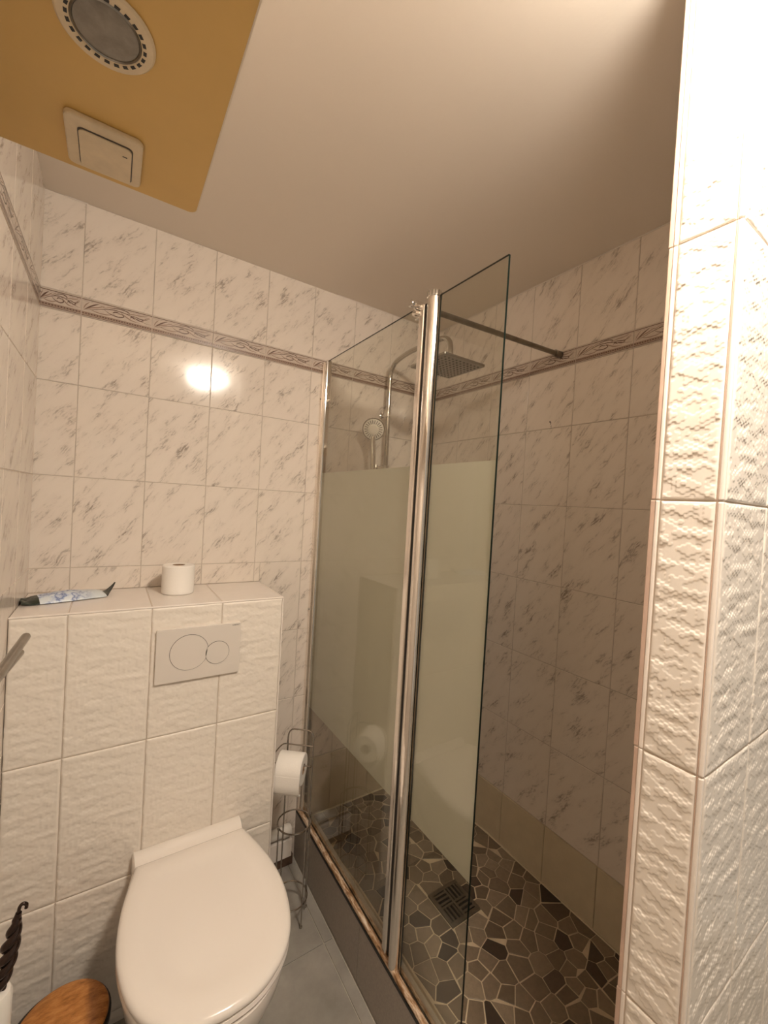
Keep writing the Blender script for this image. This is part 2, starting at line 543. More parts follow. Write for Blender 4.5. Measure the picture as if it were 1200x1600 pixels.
def border_mesh(w, h, t=T + 0.0008):
    """printed border strip: rules above and below, a leafy scroll between, a dotted dark band along the foot"""
    key = ('border', round(w, 4))
    if key in _tile_cache: return _tile_cache[key]
    bm = bmesh.new()
    x0, x1, z0, z1 = -w / 2, w / 2, -h / 2, h / 2
    box(bm, x0, x1, -t, 0, z0, z1, 0)
    e = [0.00012]

    def quad(a, b, c, d, mi):
        y = -t - e[0]
        f = bm.faces.new([bm.verts.new((p[0], y, p[1])) for p in (a, b, c, d)]); f.material_index = mi

    def strip(pts, wd, mi):
        L = len(pts)
        for i in range(L - 1):
            (xa, za), (xb, zb) = pts[i], pts[i + 1]
            dx, dz = xb - xa, zb - za
            l = math.hypot(dx, dz) or 1
            nx, nz = -dz / l, dx / l
            wa = wd * max(0.15, math.sin(math.pi * (i + 0.3) / (L - 0.4))); wb = wd * max(0.15, math.sin(math.pi * (i + 1.3) / (L - 0.4)))
            q = [(xa + nx * wa, za + nz * wa), (xa - nx * wa, za - nz * wa), (xb - nx * wb, zb - nz * wb), (xb + nx * wb, zb + nz * wb)]
            q = [(min(max(p[0], x0), x1), min(max(p[1], z0), z1)) for p in q]
            quad(*q, mi)
    quad((x0, z1 - 0.0050), (x1, z1 - 0.0050), (x1, z1 - 0.0026), (x0, z1 - 0.0026), 1)       # upper rule
    quad((x0, z1 - 0.0085), (x1, z1 - 0.0085), (x1, z1 - 0.0078), (x0, z1 - 0.0078), 2)
    quad((x0, z0 + 0.0022), (x1, z0 + 0.0022), (x1, z0 + 0.0044), (x0, z0 + 0.0044), 1)       # lower rule
    quad((x0, z0 + 0.0052), (x1, z0 + 0.0052), (x1, z0 + 0.0150), (x0, z0 + 0.0150), 2)       # foot band
    e[0] = 0.00022
    r = random.Random(3)
    n = int(w / 0.0075)
    for i in range(n):
        cx = x0 + (i + 0.5) * w / n
        a = 0.0016 + 0.0009 * r.random()
        quad((cx - a, z0 + 0.0085), (cx + a, z0 + 0.0078), (cx + a * 0.7, z0 + 0.0125), (cx - a * 0.8, z0 + 0.0118), 1)
    # acanthus scroll running the length of the tile
    zc = z0 + 0.033
    S = w / 0.198

    def P(u, v): return (x0 + u * w, zc + v)
    for c, wd, mi in (
        ([P(.02, -.014), P(.12, -.008), P(.26, .002), P(.42, .009), P(.58, .008), P(.74, .000), P(.9, -.009), P(.99, -.010)], 0.0012, 1),
        ([P(.03, -.012), P(.10, .000), P(.17, .010), P(.23, .016)], 0.0021, 1),
        ([P(.03, -.012), P(.12, -.002), P(.22, .005), P(.31, .014)], 0.0019, 2),
        ([P(.02, -.010), P(.05, .004), P(.10, .015)], 0.0016, 2),
        ([P(.10, -.006), P(.20, -.012), P(.34, -.012), P(.45, -.004)], 0.0017, 2),
        ([P(.30, .003), P(.38, -.006), P(.50, -.010), P(.58, -.005), P(.55, .001), P(.49, -.001)], 0.0017, 1),
        ([P(.36, .008), P(.46, .016), P(.58, .017), P(.66, .011), P(.62, .006)], 0.0015, 1),
        ([P(.52, .008), P(.60, -.002), P(.70, -.011), P(.82, -.013)], 0.0019, 2),
        ([P(.60, .006), P(.72, .011), P(.84, .012), P(.93, .016)], 0.0016, 2),
        ([P(.66, .004), P(.74, .005), P(.82, .001), P(.90, .003), P(.97, .010)], 0.0014, 1),
        ([P(.74, -.001), P(.82, -.006), P(.86, -.001), P(.80, .003)], 0.0013, 1),
        ([P(.86, -.006), P(.90, .006), P(.97, .014)], 0.0012, 2),
        ([P(.24, .013), P(.30, .009), P(.36, .013), P(.42, .018)], 0.0011, 2),
        ([P(.42, -.001), P(.46, .004), P(.53, .003)], 0.0018, 1),
        ([P(.67, -.004), P(.70, .001), P(.75, -.006)], 0.0016, 1),
    ):
        sp = [(p.x, p.y) for p in smooth_path([(a, b, 0) for a, b in c], 3)]
        strip(sp, wd, mi)
    me = bpy.data.meshes.new('border_tile')
    bm.to_mesh(me); bm.free()
    for k in ('print_ground', 'print_dark', 'print_mid'): me.materials.append(M[k])
    _tile_cache[key] = me
    return me


# ------------------------------------------------------------------ room shell
bm = bmesh.new(); box(bm, L - 0.1, W + 0.1, D - G, D + 0.1, 0, Z(CEIL)); wall_back = struct(build('wall_back', bm, M['grout']))
bm = bmesh.new(); box(bm, W - G, W + 0.1, PB, D - G, 0, Z(CEIL)); wall_right = struct(build('wall_right', bm, M['grout']))
bm = bmesh.new(); box(bm, L - 0.1, L + G, REAR, D - G, 0, Z(CEIL)); wall_left = struct(build('wall_left', bm, M['grout_light']))
bm = bmesh.new(); box(bm, PX + T - G, FAR_R + 0.1, PF + T - G, PB, 0, Z(CEIL)); wall_front = struct(build('wall_front', bm, M['grout_light']))
bm = bmesh.new(); box(bm, L - 0.1, FAR_R + 0.1, REAR - 0.1, D + 0.1, Z(CEIL), Z(CEIL) + 0.08); ceiling = struct(build('ceiling', bm, M['plaster']))
bm = bmesh.new(); box(bm, L - 0.1, FAR_R + 0.1, REAR - 0.1, D + 0.1, -0.1, -0.004); floor = struct(build('floor', bm, M['floor_grout']))

ROWS = [-1.454, -1.157, -0.86, -0.563, -0.2665, 0.0305, 0.3275, 0.552]
BT0, BT1 = 0.552, 0.612
XC = [L] + [-0.106 + 0.2 * k for k in range(8)] + [W]
for i in range(len(XC) - 1):
    x0, x1 = XC[i], XC[i + 1]
    w = x1 - x0
    for j in range(len(ROWS) - 1):
        z0, z1 = ROWS[j], ROWS[j + 1]
        a, b = x0, x1
        if z1 <= BOX_T:
            if b <= BOX_R: continue
            a = max(a, BOX_R)
        elif z0 < BOX_T < z1 and b <= BOX_R: z0 = BOX_T
        elif z0 < BOX_T < z1 and a < BOX_R:
            put_tile(wall_back, 'marble_tile', 'back', D, a, BOX_R, BOX_T, z1, 'marble', gap=0.001)
            a = BOX_R
        if z1 <= ROWS[1] + 1e-6:
            if a >= 0.76: continue
            b = min(b, 0.735)
        put_tile(wall_back, 'marble_tile', 'back', D, a, b, z0, z1, 'marble')
    put_tile(wall_back, 'marble_tile', 'back', D, x0, x1, BT1, CEIL, 'marble')
    put_tile(wall_back, 'border_tile', 'back', D, x0, x1, BT0, BT1, None, mesh=border_mesh(w - 0.0022, BT1 - BT0 - 0.002))
put_tile(wall_back, 'marble_tile', 'back', D, BOX_R, 0.694, -1.58, ROWS[0], 'marble')
for a, b in ((0.77, 0.894), (0.894, 1.094), (1.094, 1.294), (1.294, W)):
    put_tile(wall_back, 'base_tile', 'back', D, a, b, -1.45, ROWS[1], 'cream', t=T + 0.004)
YC = [D] + [1.504 - 0.2 * k for k in range(6)] + [PB]
for i in range(len(YC) - 1):
    y0, y1 = YC[i + 1], YC[i]
    for j in range(1, len(ROWS) - 1):
        put_tile(wall_right, 'marble_tile', 'right', W, y0, y1, ROWS[j], ROWS[j + 1], 'marble')
    put_tile(wall_right, 'marble_tile', 'right', W, y0, y1, BT1, CEIL, 'marble')
    put_tile(wall_right, 'border_tile', 'right', W, y0, y1, BT0, BT1, None, mesh=border_mesh(y1 - y0 - 0.0022, BT1 - BT0 - 0.002))
    put_tile(wall_right, 'base_tile', 'right', W, y0, y1, -1.45, ROWS[1], 'cream', t=T + 0.004)
YL = [D, 1.47, 1.27, 1.07, 0.87, 0.67, 0.47, 0.27, 0.07, -0.13]
for i in range(len(YL) - 1):
    y0, y1 = YL[i + 1], YL[i]
    for j in range(len(ROWS) - 1):
        put_tile(wall_left, 'marble_tile', 'left', L, y0, y1, ROWS[j], ROWS[j + 1], 'marble', gap=0.0016)
    put_tile(wall_left, 'marble_tile', 'left', L, y0, y1, BT1, CEIL, 'marble', gap=0.0016)
    put_tile(wall_left, 'border_tile', 'left', L, y0, y1, BT0, BT1, None, mesh=border_mesh(y1 - y0 - 0.0016, BT1 - BT0 - 0.002))

# sealant along the ceiling
for a in ((W - T - 0.004, W - T, PB, D - T), (0.80, W - T - 0.004, D - T - 0.003, D - T), (-0.16, -0.10, D - T - 0.003, D - T)):
    bm = bmesh.new(); box(bm, *a, Z(CEIL) - 0.004, Z(CEIL) - 0.0002)
    build('sealant_line', bm, M['bead'], ceiling, bevel=(0.0015, 1))

# partition end face and room face, embossed 20 x 40 tiles
RZ = [-1.58, -1.166, -0.767, -0.367, 0.0326, 0.432, 0.832, CEIL]
for j in range(len(RZ) - 1):
    put_tile(wall_front, 'embossed_tile', 'right', PX + T, PF + 0.0075, PB - 0.0125, RZ[j], RZ[j + 1], 'relief_near', gap=0.0030, tilt=False)
    for a, b in ((PX + 0.0075, 0.91), (0.91, 1.11), (1.11, 1.31), (1.31, 1.51), (1.51, 1.71), (1.71, FAR_R)):
        put_tile(wall_front, 'embossed_tile', 'back', PF + T, a, b, RZ[j], RZ[j + 1], 'relief_near', gap=0.0030, tilt=False)


def trim(name, x0, x1, y0, y1, z0, z1, mat, bev=0.0015, label=None):
    bm = bmesh.new(); box(bm, x0, x1, y0, y1, z0, z1)
    o = build(name, bm, mat, wall_front, bevel=(bev, 2))
    if label: o['label'] = label
    return o


for j in range(len(RZ) - 1):
    a, b = Z(RZ[j]) + 0.0008, Z(RZ[j + 1]) - 0.0008
    s = 0.0010 if j % 2 else 0.0
    trim('edge_tile', PX - 0.0004, PX + 0.010, PB - 0.0120, PB - 0.0062 , a, b, M['bead'], label='glossy white bead along the edge')
    trim('edge_tile', PX + 0.0006, PX + 0.012, PB - 0.0060, PB + 0.0008 + s, a, b, M['pink'], label='pink beige edge strip')
    trim('edge_tile', PX - 0.0002, PX + 0.0070, PF - 0.0002, PF + 0.0068, a, b, M['bead'], 0.0022, label='rounded white corner bead')
    trim('corner_joint', PX + 0.0004, PX + 0.003, PF + 0.0066, PF + 0.0080, a, b, M['pink'], 0.0003)

# grey stone floor: joints along x = 0.695 and y = 1.284
FX, FY = [-0.215, 0.245, 0.695, 0.732], [-1.15, -0.966, -0.516, -0.066, 0.384, 0.834, 1.284, D]


def floor_tile(x0, x1, y0, y1):
    g = 0.0015
    bm = bmesh.new()
    fs = box(bm, x0 + g, x1 - g, y0 + g, y1 - g, -0.004, 0.0)
    build('floor_tile', bm, M['grey_tile'], floor, bevel=(0.0008, 1))


for i in range(3):
    for j in range(len(FY) - 1):
        floor_tile(FX[i], FX[i + 1], FY[j], FY[j + 1])
for xa, xb in ((0.732, 1.145), (1.145, 1.595), (1.595, FAR_R)):
    for j in range(3): floor_tile(xa, xb, FY[j], FY[j + 1])
floor_tile(0.732, FAR_R, -0.066, PF)

# curb riser between the room floor and the raised shower floor
SILL = Z(-1.372)
bm = bmesh.new(); box(bm, 0.742, 0.790, PB, D, 0, SILL - 0.006)
curb = struct(build('wall_riser', bm, M['floor_grout']))
for y0, y1 in ((PB, 0.52), (0.52, 1.119), (1.119, D)):
    bm = bmesh.new(); box(bm, 0.734, 0.742, y0 + 0.0008, y1 - 0.0008, 0.001, SILL - 0.010)
    build('riser_panel', bm, M['grey_riser'], curb, bevel=(0.001, 1))


# ------------------------------------------------------------------ shower floor of broken stone mosaic
def fz(y):
    t = min(max((y - 1.15) / 0.54, 0.0), 1.0)
    return Z(-1.366 - 0.058 * t * t * (3 - 2 * t))


bm = bmesh.new()
ys = [PB + (D - PB) * i / 24 for i in range(25)]
top = [[bm.verts.new((x, y, fz(y) - 0.0006)) for x in (0.790, W)] for y in ys]
bot = [[bm.verts.new((x, y, 0.0)) for x in (0.790, W)] for y in ys]
for i in range(24):
    bm.faces.new((top[i][0], top[i][1], top[i + 1][1], top[i + 1][0]))
    bm.faces.new((bot[i][0], bot[i + 1][0], bot[i + 1][1], bot[i][1]))
    for k in (0, 1): bm.faces.new((top[i][k], top[i + 1][k], bot[i + 1][k], bot[i][k]))
bm.faces.new((top[0][0], bot[0][0], bot[0][1], top[0][1]))
bm.faces.new((top[-1][0], top[-1][1], bot[-1][1], bot[-1][0]))
shower_floor = struct(build('floor_shower', bm, M['mosaic_grout']))

DR = (0.980, 1.108, 0.940, 1.068)          # drain square


def clip(poly, nx, ny, d):
    """keep the side where nx*x + ny*y <= d"""
    out = []
    for i in range(len(poly)):
        a, b = poly[i], poly[(i + 1) % len(poly)]
        da, db = nx * a[0] + ny * a[1] - d, nx * b[0] + ny * b[1] - d
        if da <= 0: out.append(a)
        if da * db < 0:
            t = da / (da - db); out.append((a[0] + (b[0] - a[0]) * t, a[1] + (b[1] - a[1]) * t))
    return out


def mosaic():
    r = random.Random(11)
    X0, X1, Y0, Y1 = 0.795, W - T - 0.012, PB + 0.004, D - T - 0.012
    seeds, tries = [], 0
    while tries < 60000 and len(seeds) < 292:
        tries += 1
        p = (r.uniform(X0, X1), r.uniform(Y0, Y1))
        md = 0.034 + 0.030 * r.random() ** 2
        if DR[0] - 0.012 < p[0] < DR[1] + 0.012 and DR[2] - 0.012 < p[1] < DR[3] + 0.012: continue
        if all((p[0] - q[0]) ** 2 + (p[1] - q[1]) ** 2 > md * md for q in seeds): seeds.append(p)
    k = 0
    for i, s in enumerate(seeds):
        poly = [(X0, Y0), (X1, Y0), (X1, Y1), (X0, Y1)]
        near = sorted(((q[0] - s[0]) ** 2 + (q[1] - s[1]) ** 2, q) for q in seeds if q is not s)[:22]
        gap = 0.0012 + 0.0016 * r.random() ** 2
        for d2, q in near:
            d = math.sqrt(d2)
            nx, ny = (q[0] - s[0]) / d, (q[1] - s[1]) / d
            poly = clip(poly, nx, ny, nx * (s[0] + q[0]) / 2 + ny * (s[1] + q[1]) / 2 - gap)
            if not poly: break
        if not poly: continue
        sides = [(DR[0] - s[0], (1, 0, DR[0] - 0.003)), (s[0] - DR[1], (-1, 0, -DR[1] - 0.003)), (DR[2] - s[1], (0, 1, DR[2] - 0.003)), (s[1] - DR[3], (0, -1, -DR[3] - 0.003))]
        poly = clip(poly, *max(sides)[1])
        if len(poly) < 3: continue
        pts = []                              # drop tiny edges, chip some corners
        for a, b in zip(poly, poly[1:] + poly[:1]):
            if math.hypot(a[0] - b[0], a[1] - b[1]) > 0.006: pts.append(a)
        if len(pts) < 3: continue
        area = abs(sum(a[0] * b[1] - b[0] * a[1] for a, b in zip(pts, pts[1:] + pts[:1]))) / 2
        if area < 1e-4: continue
        cx = sum(p[0] for p in pts) / len(pts); cy = sum(p[1] for p in pts) / len(pts)
        if len(pts) > 5 and r.random() < 0.25: pts.pop(r.randrange(len(pts)))
        parts = [pts]
        if area > 0.0040 and r.random() < 0.7:       # large cells crack in two
            a = r.uniform(0, math.pi); nx, ny = math.cos(a), math.sin(a)
            d = nx * cx + ny * cy
            parts = [clip(pts, nx, ny, d - 0.0013), clip(pts, -nx, -ny, -d - 0.0013)]
        for pp in parts:
            if len(pp) < 3: continue
            k += 1
            if k > 298: return
            mx_, my_ = sum(p[0] for p in pp) / len(pp), sum(p[1] for p in pp) / len(pp)
            h = r.uniform(0.0006, 0.0018)
            tx, ty = r.uniform(-.012, .012), r.uniform(-.012, .012)
            bm = bmesh.new()
            lo = [bm.verts.new((x, y, fz(y) - 0.0035)) for x, y in pp]
            m1 = [bm.verts.new((x, y, fz(y) + h - 0.0005 + tx * (x - mx_) + ty * (y - my_))) for x, y in pp]
            s_ = 0.955
            m2 = [bm.verts.new((mx_ + (x - mx_) * s_, my_ + (y - my_) * s_, fz(my_ + (y - my_) * s_) + h + tx * (x - mx_) + ty * (y - my_))) for x, y in pp]
            n = len(pp)
            for A, B in ((lo, m1), (m1, m2)):
                for q in range(n): bm.faces.new((A[q], A[(q + 1) % n], B[(q + 1) % n], B[q]))
            bm.faces.new(m2)
            build('mosaic_stone', bm, M['stone'], shower_floor)


mosaic()
# pale sealant line between stones and wall
bm = bmesh.new()
pts = [(W - T - 0.008, PB + (D - PB) * i / 16, fz(PB + (D - PB) * i / 16)) for i in range(17)]
tube(bm, pts, 0.0045, 6)
build('sealant_line', bm, M['cream'], shower_floor, smooth=True)
bm = bmesh.new()
tube(bm, [(0.79, D - T - 0.008, fz(D)), (W - 0.01, D - T - 0.008, fz(D))], 0.0045, 6)
build('sealant_line', bm, M['cream'], shower_floor, smooth=True)

# drain grate: four quadrants of slots, alternating direction
zf = fz(1.0) + 0.0042
drain = thing('floor_drain', 'square dark metal drain grate with crosswise slots in the stone mosaic floor', 'drain', (1.044, 1.004, zf))
bm = bmesh.new()
box(bm, DR[0], DR[1], DR[2], DR[3], zf - 0.0042, zf - 0.003)
build('drain_pit', bm, M['black'], drain)
bm = bmesh.new()
for a in ((DR[0], DR[1], DR[2], DR[2] + .013), (DR[0], DR[1], DR[3] - .013, DR[3]), (DR[0], DR[0] + .013, DR[2] + .013, DR[3] - .013), (DR[1] - .013, DR[1], DR[2] + .013, DR[3] - .013)):
    box(bm, *a, zf - 0.003, zf + 0.002)
cx, cy = (DR[0] + DR[1]) / 2, (DR[2] + DR[3]) / 2
box(bm, cx - .004, cx + .004, DR[2] + .013, DR[3] - .013, zf - 0.003, zf + 0.002)
box(bm, DR[0] + .013, cx - .004, cy - .004, cy + .004, zf - 0.003, zf + 0.002)
box(bm, cx + .004, DR[1] - .013, cy - .004, cy + .004, zf - 0.003, zf + 0.002)
build('drain_frame', bm, M['dark_steel'], drain, bevel=(0.0006, 1))
for qx in (0, 1):
    for qy in (0, 1):
        xa = DR[0] + .013 if qx == 0 else cx + .004; xb = cx - .004 if qx == 0 else DR[1] - .013
        ya = DR[2] + .013 if qy == 0 else cy + .004; yb = cy - .004 if qy == 0 else DR[3] - .013
        bm = bmesh.new()
        if qx == qy:
            for k in range(3):
                c = xa + (xb - xa) * (k + 0.5) / 3; box(bm, c - .0036, c + .0036, ya, yb, zf - .003, zf + .0016)
        else:
            for k in range(3):
                c = ya + (yb - ya) * (k + 0.5) / 3; box(bm, xa, xb, c - .0036, c + .0036, zf - .003, zf + .0016)
        build('drain_slats', bm, M['dark_steel'], drain)

# ------------------------------------------------------------------ cistern box with shelf
bm = bmesh.new(); box(bm, L + T + 0.001, BOX_R - T, BOX_F + T - G, D - 0.001, 0, Z(BOX_T) - T + G)
cistern = struct(build('wall_cistern', bm, M['grout_light']))
CX = [L + T, -0.087, 0.113, 0.312, BOX_R]
CZ = [-1.58, -1.54, -1.141, -0.742, BOX_T]
for i in range(4):
    for j in range(4):
        put_tile(cistern, 'embossed_tile', 'back', BOX_F + T, CX[i], CX[i + 1] - (0.004 if i == 3 else 0), CZ[j], CZ[j + 1] - (0.004 if j == 3 else 0), 'relief')
    x0, x1 = CX[i], CX[i + 1] - (0.004 if i == 3 else 0)
    w, h = x1 - x0 - 0.0022, D - T - BOX_F - 0.004 - 0.0022
    o = bpy.data.objects.new('shelf_tile', tile_mesh(w, h, 'shelf_tile'))
    COL.objects.link(o)
    o.location = ((x0 + x1) / 2, BOX_F + 0.004 + (D - T - BOX_F - 0.004) / 2, Z(BOX_T) - T)
    o.rotation_euler = (-math.pi / 2, 0, 0); o.parent = cistern
bm = bmesh.new(); box(bm, L + T, BOX_R, BOX_F - 0.0006, BOX_F + 0.0050, Z(BOX_T) - 0.0045, Z(BOX_T) + 0.0006)
build('edge_bead', bm, M['bead'], cistern, bevel=(0.0018, 2))
bm = bmesh.new(); box(bm, BOX_R - 0.0042, BOX_R + 0.0006, BOX_F - 0.0006, BOX_F + 0.0045, 0, Z(BOX_T) - 0.0055)
build('edge_bead', bm, M['bead'], cistern, bevel=(0.0018, 2))
bm = bmesh.new(); box(bm, BOX_R - 0.0042, BOX_R + 0.0006, BOX_F + 0.0055, D - T - 0.001, Z(BOX_T) - 0.0045, Z(BOX_T) + 0.0006)
build('edge_bead', bm, M['bead'], cistern, bevel=(0.0018, 2))
bm = bmesh.new(); box(bm, BOX_R - T, BOX_R - 0.0002, BOX_F + 0.005, D - T - 0.001, 0, Z(BOX_T) - 0.005)
build('side_tile', bm, M['shelf_tile'], cistern)

# flush plate
fp = thing('flush_plate', 'white dual flush plate with two round buttons on the embossed tiles above toilet', 'flush plate', (0.248, BOX_F, Z(-0.498)))
PZ0, PZ1, PXa, PXb = Z(-0.578), Z(-0.414), 0.126, 0.371


def wallp(y0):
    return lambda x, z, d: (x, y0 - d, z)


bm = bmesh.new()
prism(bm, rounded_rect(PXa, PXb, PZ0, PZ1, 0.004, 3), 0.0, 0.0115, place=wallp(BOX_F))
build('plate', bm, M['plate'], fp, bevel=(0.0012, 2))
F1 = BOX_F - 0.0115
c1, c2, r1, r2 = (0.218, Z(-0.491)), (0.3005, Z(-0.503)), 0.0555, 0.0365
# small button overlaps the edge of the large one: both discs keep a shared curved joint
for (c, r, lab) in ((c1, r1, 'large round flush button'), (c2, r2, 'small round flush button')):
    poly = [(c[0] + r * math.cos(2 * math.pi * i / 64), c[1] + r * math.sin(2 * math.pi * i / 64)) for i in range(64)]
    if c is c1:
        poly = [p for p in poly if math.hypot(p[0] - c2[0], p[1] - c2[1]) > r2 - 0.0008]
    bm = bmesh.new()
    prism(bm, poly, 0.0, 0.0005, mi=1, place=wallp(F1))
    inner = []
    cc = (sum(p[0] for p in poly) / len(poly), sum(p[1] for p in poly) / len(poly))
    for p in poly:
        d = math.hypot(p[0] - cc[0], p[1] - cc[1]); s = (d - 0.0013) / d
        inner.append((cc[0] + (p[0] - cc[0]) * s, cc[1] + (p[1] - cc[1]) * s))
    prism(bm, inner, 0.0005, 0.0017, mi=0, place=wallp(F1))
    o = build('flush_button', bm, [M['plate'], M['groove']], fp)
    o['label'] = lab
cu = bpy.data.curves.new('lettering', 'FONT')
cu.body = 'GEBERIT'; cu.size = 0.0062; cu.extrude = 0.0002; cu.align_x = 'RIGHT'
cu.materials.append(M['groove'])
tmp = bpy.data.objects.new('text', cu); COL.objects.link(tmp)
bpy.context.view_layer.update()
tme = bpy.data.meshes.new_from_object(tmp.evaluated_get(bpy.context.evaluated_depsgraph_get()))
bpy.data.objects.remove(tmp)
tx = bpy.data.objects.new('lettering', tme); COL.objects.link(tx)
tx.rotation_euler = (math.pi / 2, 0, 0); tx.parent = fp
tx.location = Vector((0.3665, F1 - 0.0002, PZ1 - 0.0085)) - fp.location

# ------------------------------------------------------------------ toilet
TCX = 0.247
toilet = thing('toilet', 'white wall-hung toilet with closed lid below the flush plate', 'toilet', (TCX, 1.12, 0.1))
PROF = [(1.332, .150), (1.325, .153), (1.28, .167), (1.22, .184), (1.15, .196), (1.08, .199), (1.01, .190), (0.95, .170), (0.905, .139), (0.873, .097), (0.855, .052), (0.8495, .0)]


def outline(scale=1.0, shrink=0.0, ymax=1.332, n=40, back=None):
    """half outline evaluated smoothly then mirrored; returns a closed loop of (x, y)"""
    P = smooth_path([(hw, y, 0) for y, hw in PROF], 4)
    k = scale * (1 - shrink / 0.22)
    out = [(p.x * k, min(1.10 + (p.y - 1.10) * k, ymax)) for p in P]
    out[-1] = (0.0, out[-1][1])
    right = [(TCX + a, b) for a, b in out]
    left = [(TCX - a, b) for a, b in out[::-1][1:]]
    return right + left


def loft(bm, loops, cap0=True, cap1=True, mi=0):
    rings = [[bm.verts.new(p) for p in lp] for lp in loops]
    n = len(rings[0])
    for A, B in zip(rings, rings[1:]):
        for k in range(n): bm.faces.new((A[k], A[(k + 1) % n], B[(k + 1) % n], B[k])).material_index = mi
    if cap0: bm.faces.new(rings[0][::-1]).material_index = mi
    if cap1: bm.faces.new(rings[-1]).material_index = mi
    return rings


LZ = Z(-1.072)
loops = []
for sh, z in ((0.006, -0.020), (0.001, -0.017), (0.0, -0.010), (0.003, -0.004), (0.010, 0.0), (0.022, 0.0012), (0.045, 0.0006), (0.058, -0.0012), (0.072, -0.0036), (0.10, -0.0042), (0.17, -0.0038)):
    loops.append([(x, y, LZ + z) for x, y in outline(shrink=sh)])
bm = bmesh.new(); loft(bm, loops)
build('lid', bm, M['lid_plastic'], toilet, smooth=True)
bm = bmesh.new()
loft(bm, [[(x, y, LZ - 0.021 + z) for x, y in outline(shrink=sh)] for sh, z in ((0.016, -0.020), (0.004, -0.018), (0.001, -0.012), (0.003, -0.004), (0.012, 0.0))])
build('seat', bm, M['lid_plastic'], toilet, smooth=True)
# bowl: sections shrinking downwards and swept back to the wall
loops = []
for z, sc, fy, bx in ((-0.043, 0.97, 0.0, 1.0), (-0.060, 0.975, 0.0, 1.0), (-0.10, 0.955, 0.012, .99), (-0.15, 0.90, 0.035, .97), (-0.20, 0.81, 0.075, .93), (-0.26, 0.68, 0.14, .86), (-0.31, 0.56, 0.21, .80), (-0.345, 0.45, 0.27, .74)):
    lp = []
    for x, y in outline():
        t = (y - 0.8495) / (1.332 - 0.8495)
        yb = 0.8495 + fy + (BOX_F + 0.001 - 0.8495 - fy) * t
        hw = (x - TCX) * (sc * (1 - t) + sc * bx * t)
        if t > 0.72: hw = math.copysign(max(abs(hw), 0), hw)
        lp.append((TCX + hw, yb, LZ + z))
    loops.append(lp)
bm = bmesh.new(); loft(bm, loops)
build('bowl', bm, M['ceramic'], toilet, smooth=True)
# raised ceramic deck behind the lid, flaring to the wall
bm = bmesh.new()
secs = []
for y, hw, z1, zlow in ((1.3885, .157, -0.004, -0.07), (1.372, .156, -0.001, -0.07), (1.352, .155, -0.006, -0.07), (1.336, .153, -0.016, -0.06)):
    lp = [(TCX - hw, y, LZ + zlow), (TCX - hw, y, LZ + z1 - 0.006), (TCX - hw + 0.004, y, LZ + z1)]
    lp += [(TCX + hw - 0.004, y, LZ + z1), (TCX + hw, y, LZ + z1 - 0.006), (TCX + hw, y, LZ + zlow)]
    secs.append(lp)
loft(bm, secs)
build('hinge_deck', bm, M['ceramic'], toilet, smooth=True)
# wire loop of a rim freshener on the left rim
fres = thing('rim_freshener', 'small white loop of a freshener clip under left edge of toilet lid', 'freshener', (0.062, 0.965, LZ - 0.05))
bm = bmesh.new()
tube(bm, smooth_path([(0.074, 0.962, LZ - 0.045), (0.058, 0.955, LZ - 0.048), (0.050, 0.945, LZ - 0.06), (0.056, 0.938, LZ - 0.072), (0.072, 0.940, LZ - 0.074), (0.084, 0.948, LZ - 0.066)], 4), 0.0018, 6)
build('clip', bm, M['white_plastic'], fres, smooth=True)


# ------------------------------------------------------------------ toilet rolls
def roll(parent, c, axis, r=0.054, w=0.096, ri=0.02):
    bm = bmesh.new()
    lathe(bm, [(ri, -w / 2), (r - 0.003, -w / 2), (r, -w / 2 + 0.003), (r, w / 2 - 0.003), (r - 0.003, w / 2), (ri, w / 2)], c, axis, 40, close=True)
    build('paper', bm, M['paper'], parent, smooth=True)
    bm = bmesh.new()
    lathe(bm, [(ri - 0.0015, -w / 2 + 0.001), (ri - 0.0002, -w / 2 + 0.001), (ri - 0.0002, w / 2 - 0.001), (ri - 0.0015, w / 2 - 0.001)], c, axis, 24, close=True)
    build('core', bm, M['card'], parent, smooth=True)


rc = (0.201, 1.567, Z(BOX_T) + 0.0485)
t = thing('toilet_roll', 'white toilet paper roll standing upright on the tiled shelf', 'toilet paper', (rc[0], rc[1], Z(BOX_T)), 'toilet paper rolls')
roll(t, rc, (0, 0, 1), r=0.0505)

# ------------------------------------------------------------------ wipes packet on the shelf
pk = thing('wipes_packet', 'flat pale blue wipes packet with dark green ends lying on tiled shelf', 'packet', (-0.095, 1.575, Z(BOX_T) + 0.001))
bm = bmesh.new()
NX, NY = 34, 14
ang = math.radians(14)
grid = {}
for s in (0, 1):
    for i in range(NX + 1):
        for j in range(NY + 1):
            u, v = i / NX, j / NY
            x = -0.118 + 0.236 * u
            wdt = 0.042 * (1 + 0.12 * math.sin(5 * u)) * (0.85 if u > 0.9 else 1)
            if u > 0.88: wdt *= max(0.12, 1 - (u - 0.88) / 0.12 * 0.85)
            y = (v - 0.5) * 2 * wdt
            body = max(0.0, math.sin(math.pi * min(max((u - 0.08) / 0.80, 0), 1))) ** 0.35
            th = 0.021 * body * (1 - abs(2 * v - 1) ** 3) + 0.0012
            cr = 0.0016 * math.sin(37 * u + 9 * v) * math.sin(11 * v + 20 * u)
            base = 0.0012
            if u > 0.86: base += 0.036 * ((u - 0.86) / 0.14) ** 1.5
            if u < 0.1: base += 0.010 * ((0.1 - u) / 0.1) * (0.4 + 0.6 * math.sin(6 * v) ** 2)
            z = base + (th + cr * (1 if 0 < j < NY else 0) if s else 0)
            grid[s, i, j] = bm.verts.new((x, y, z))
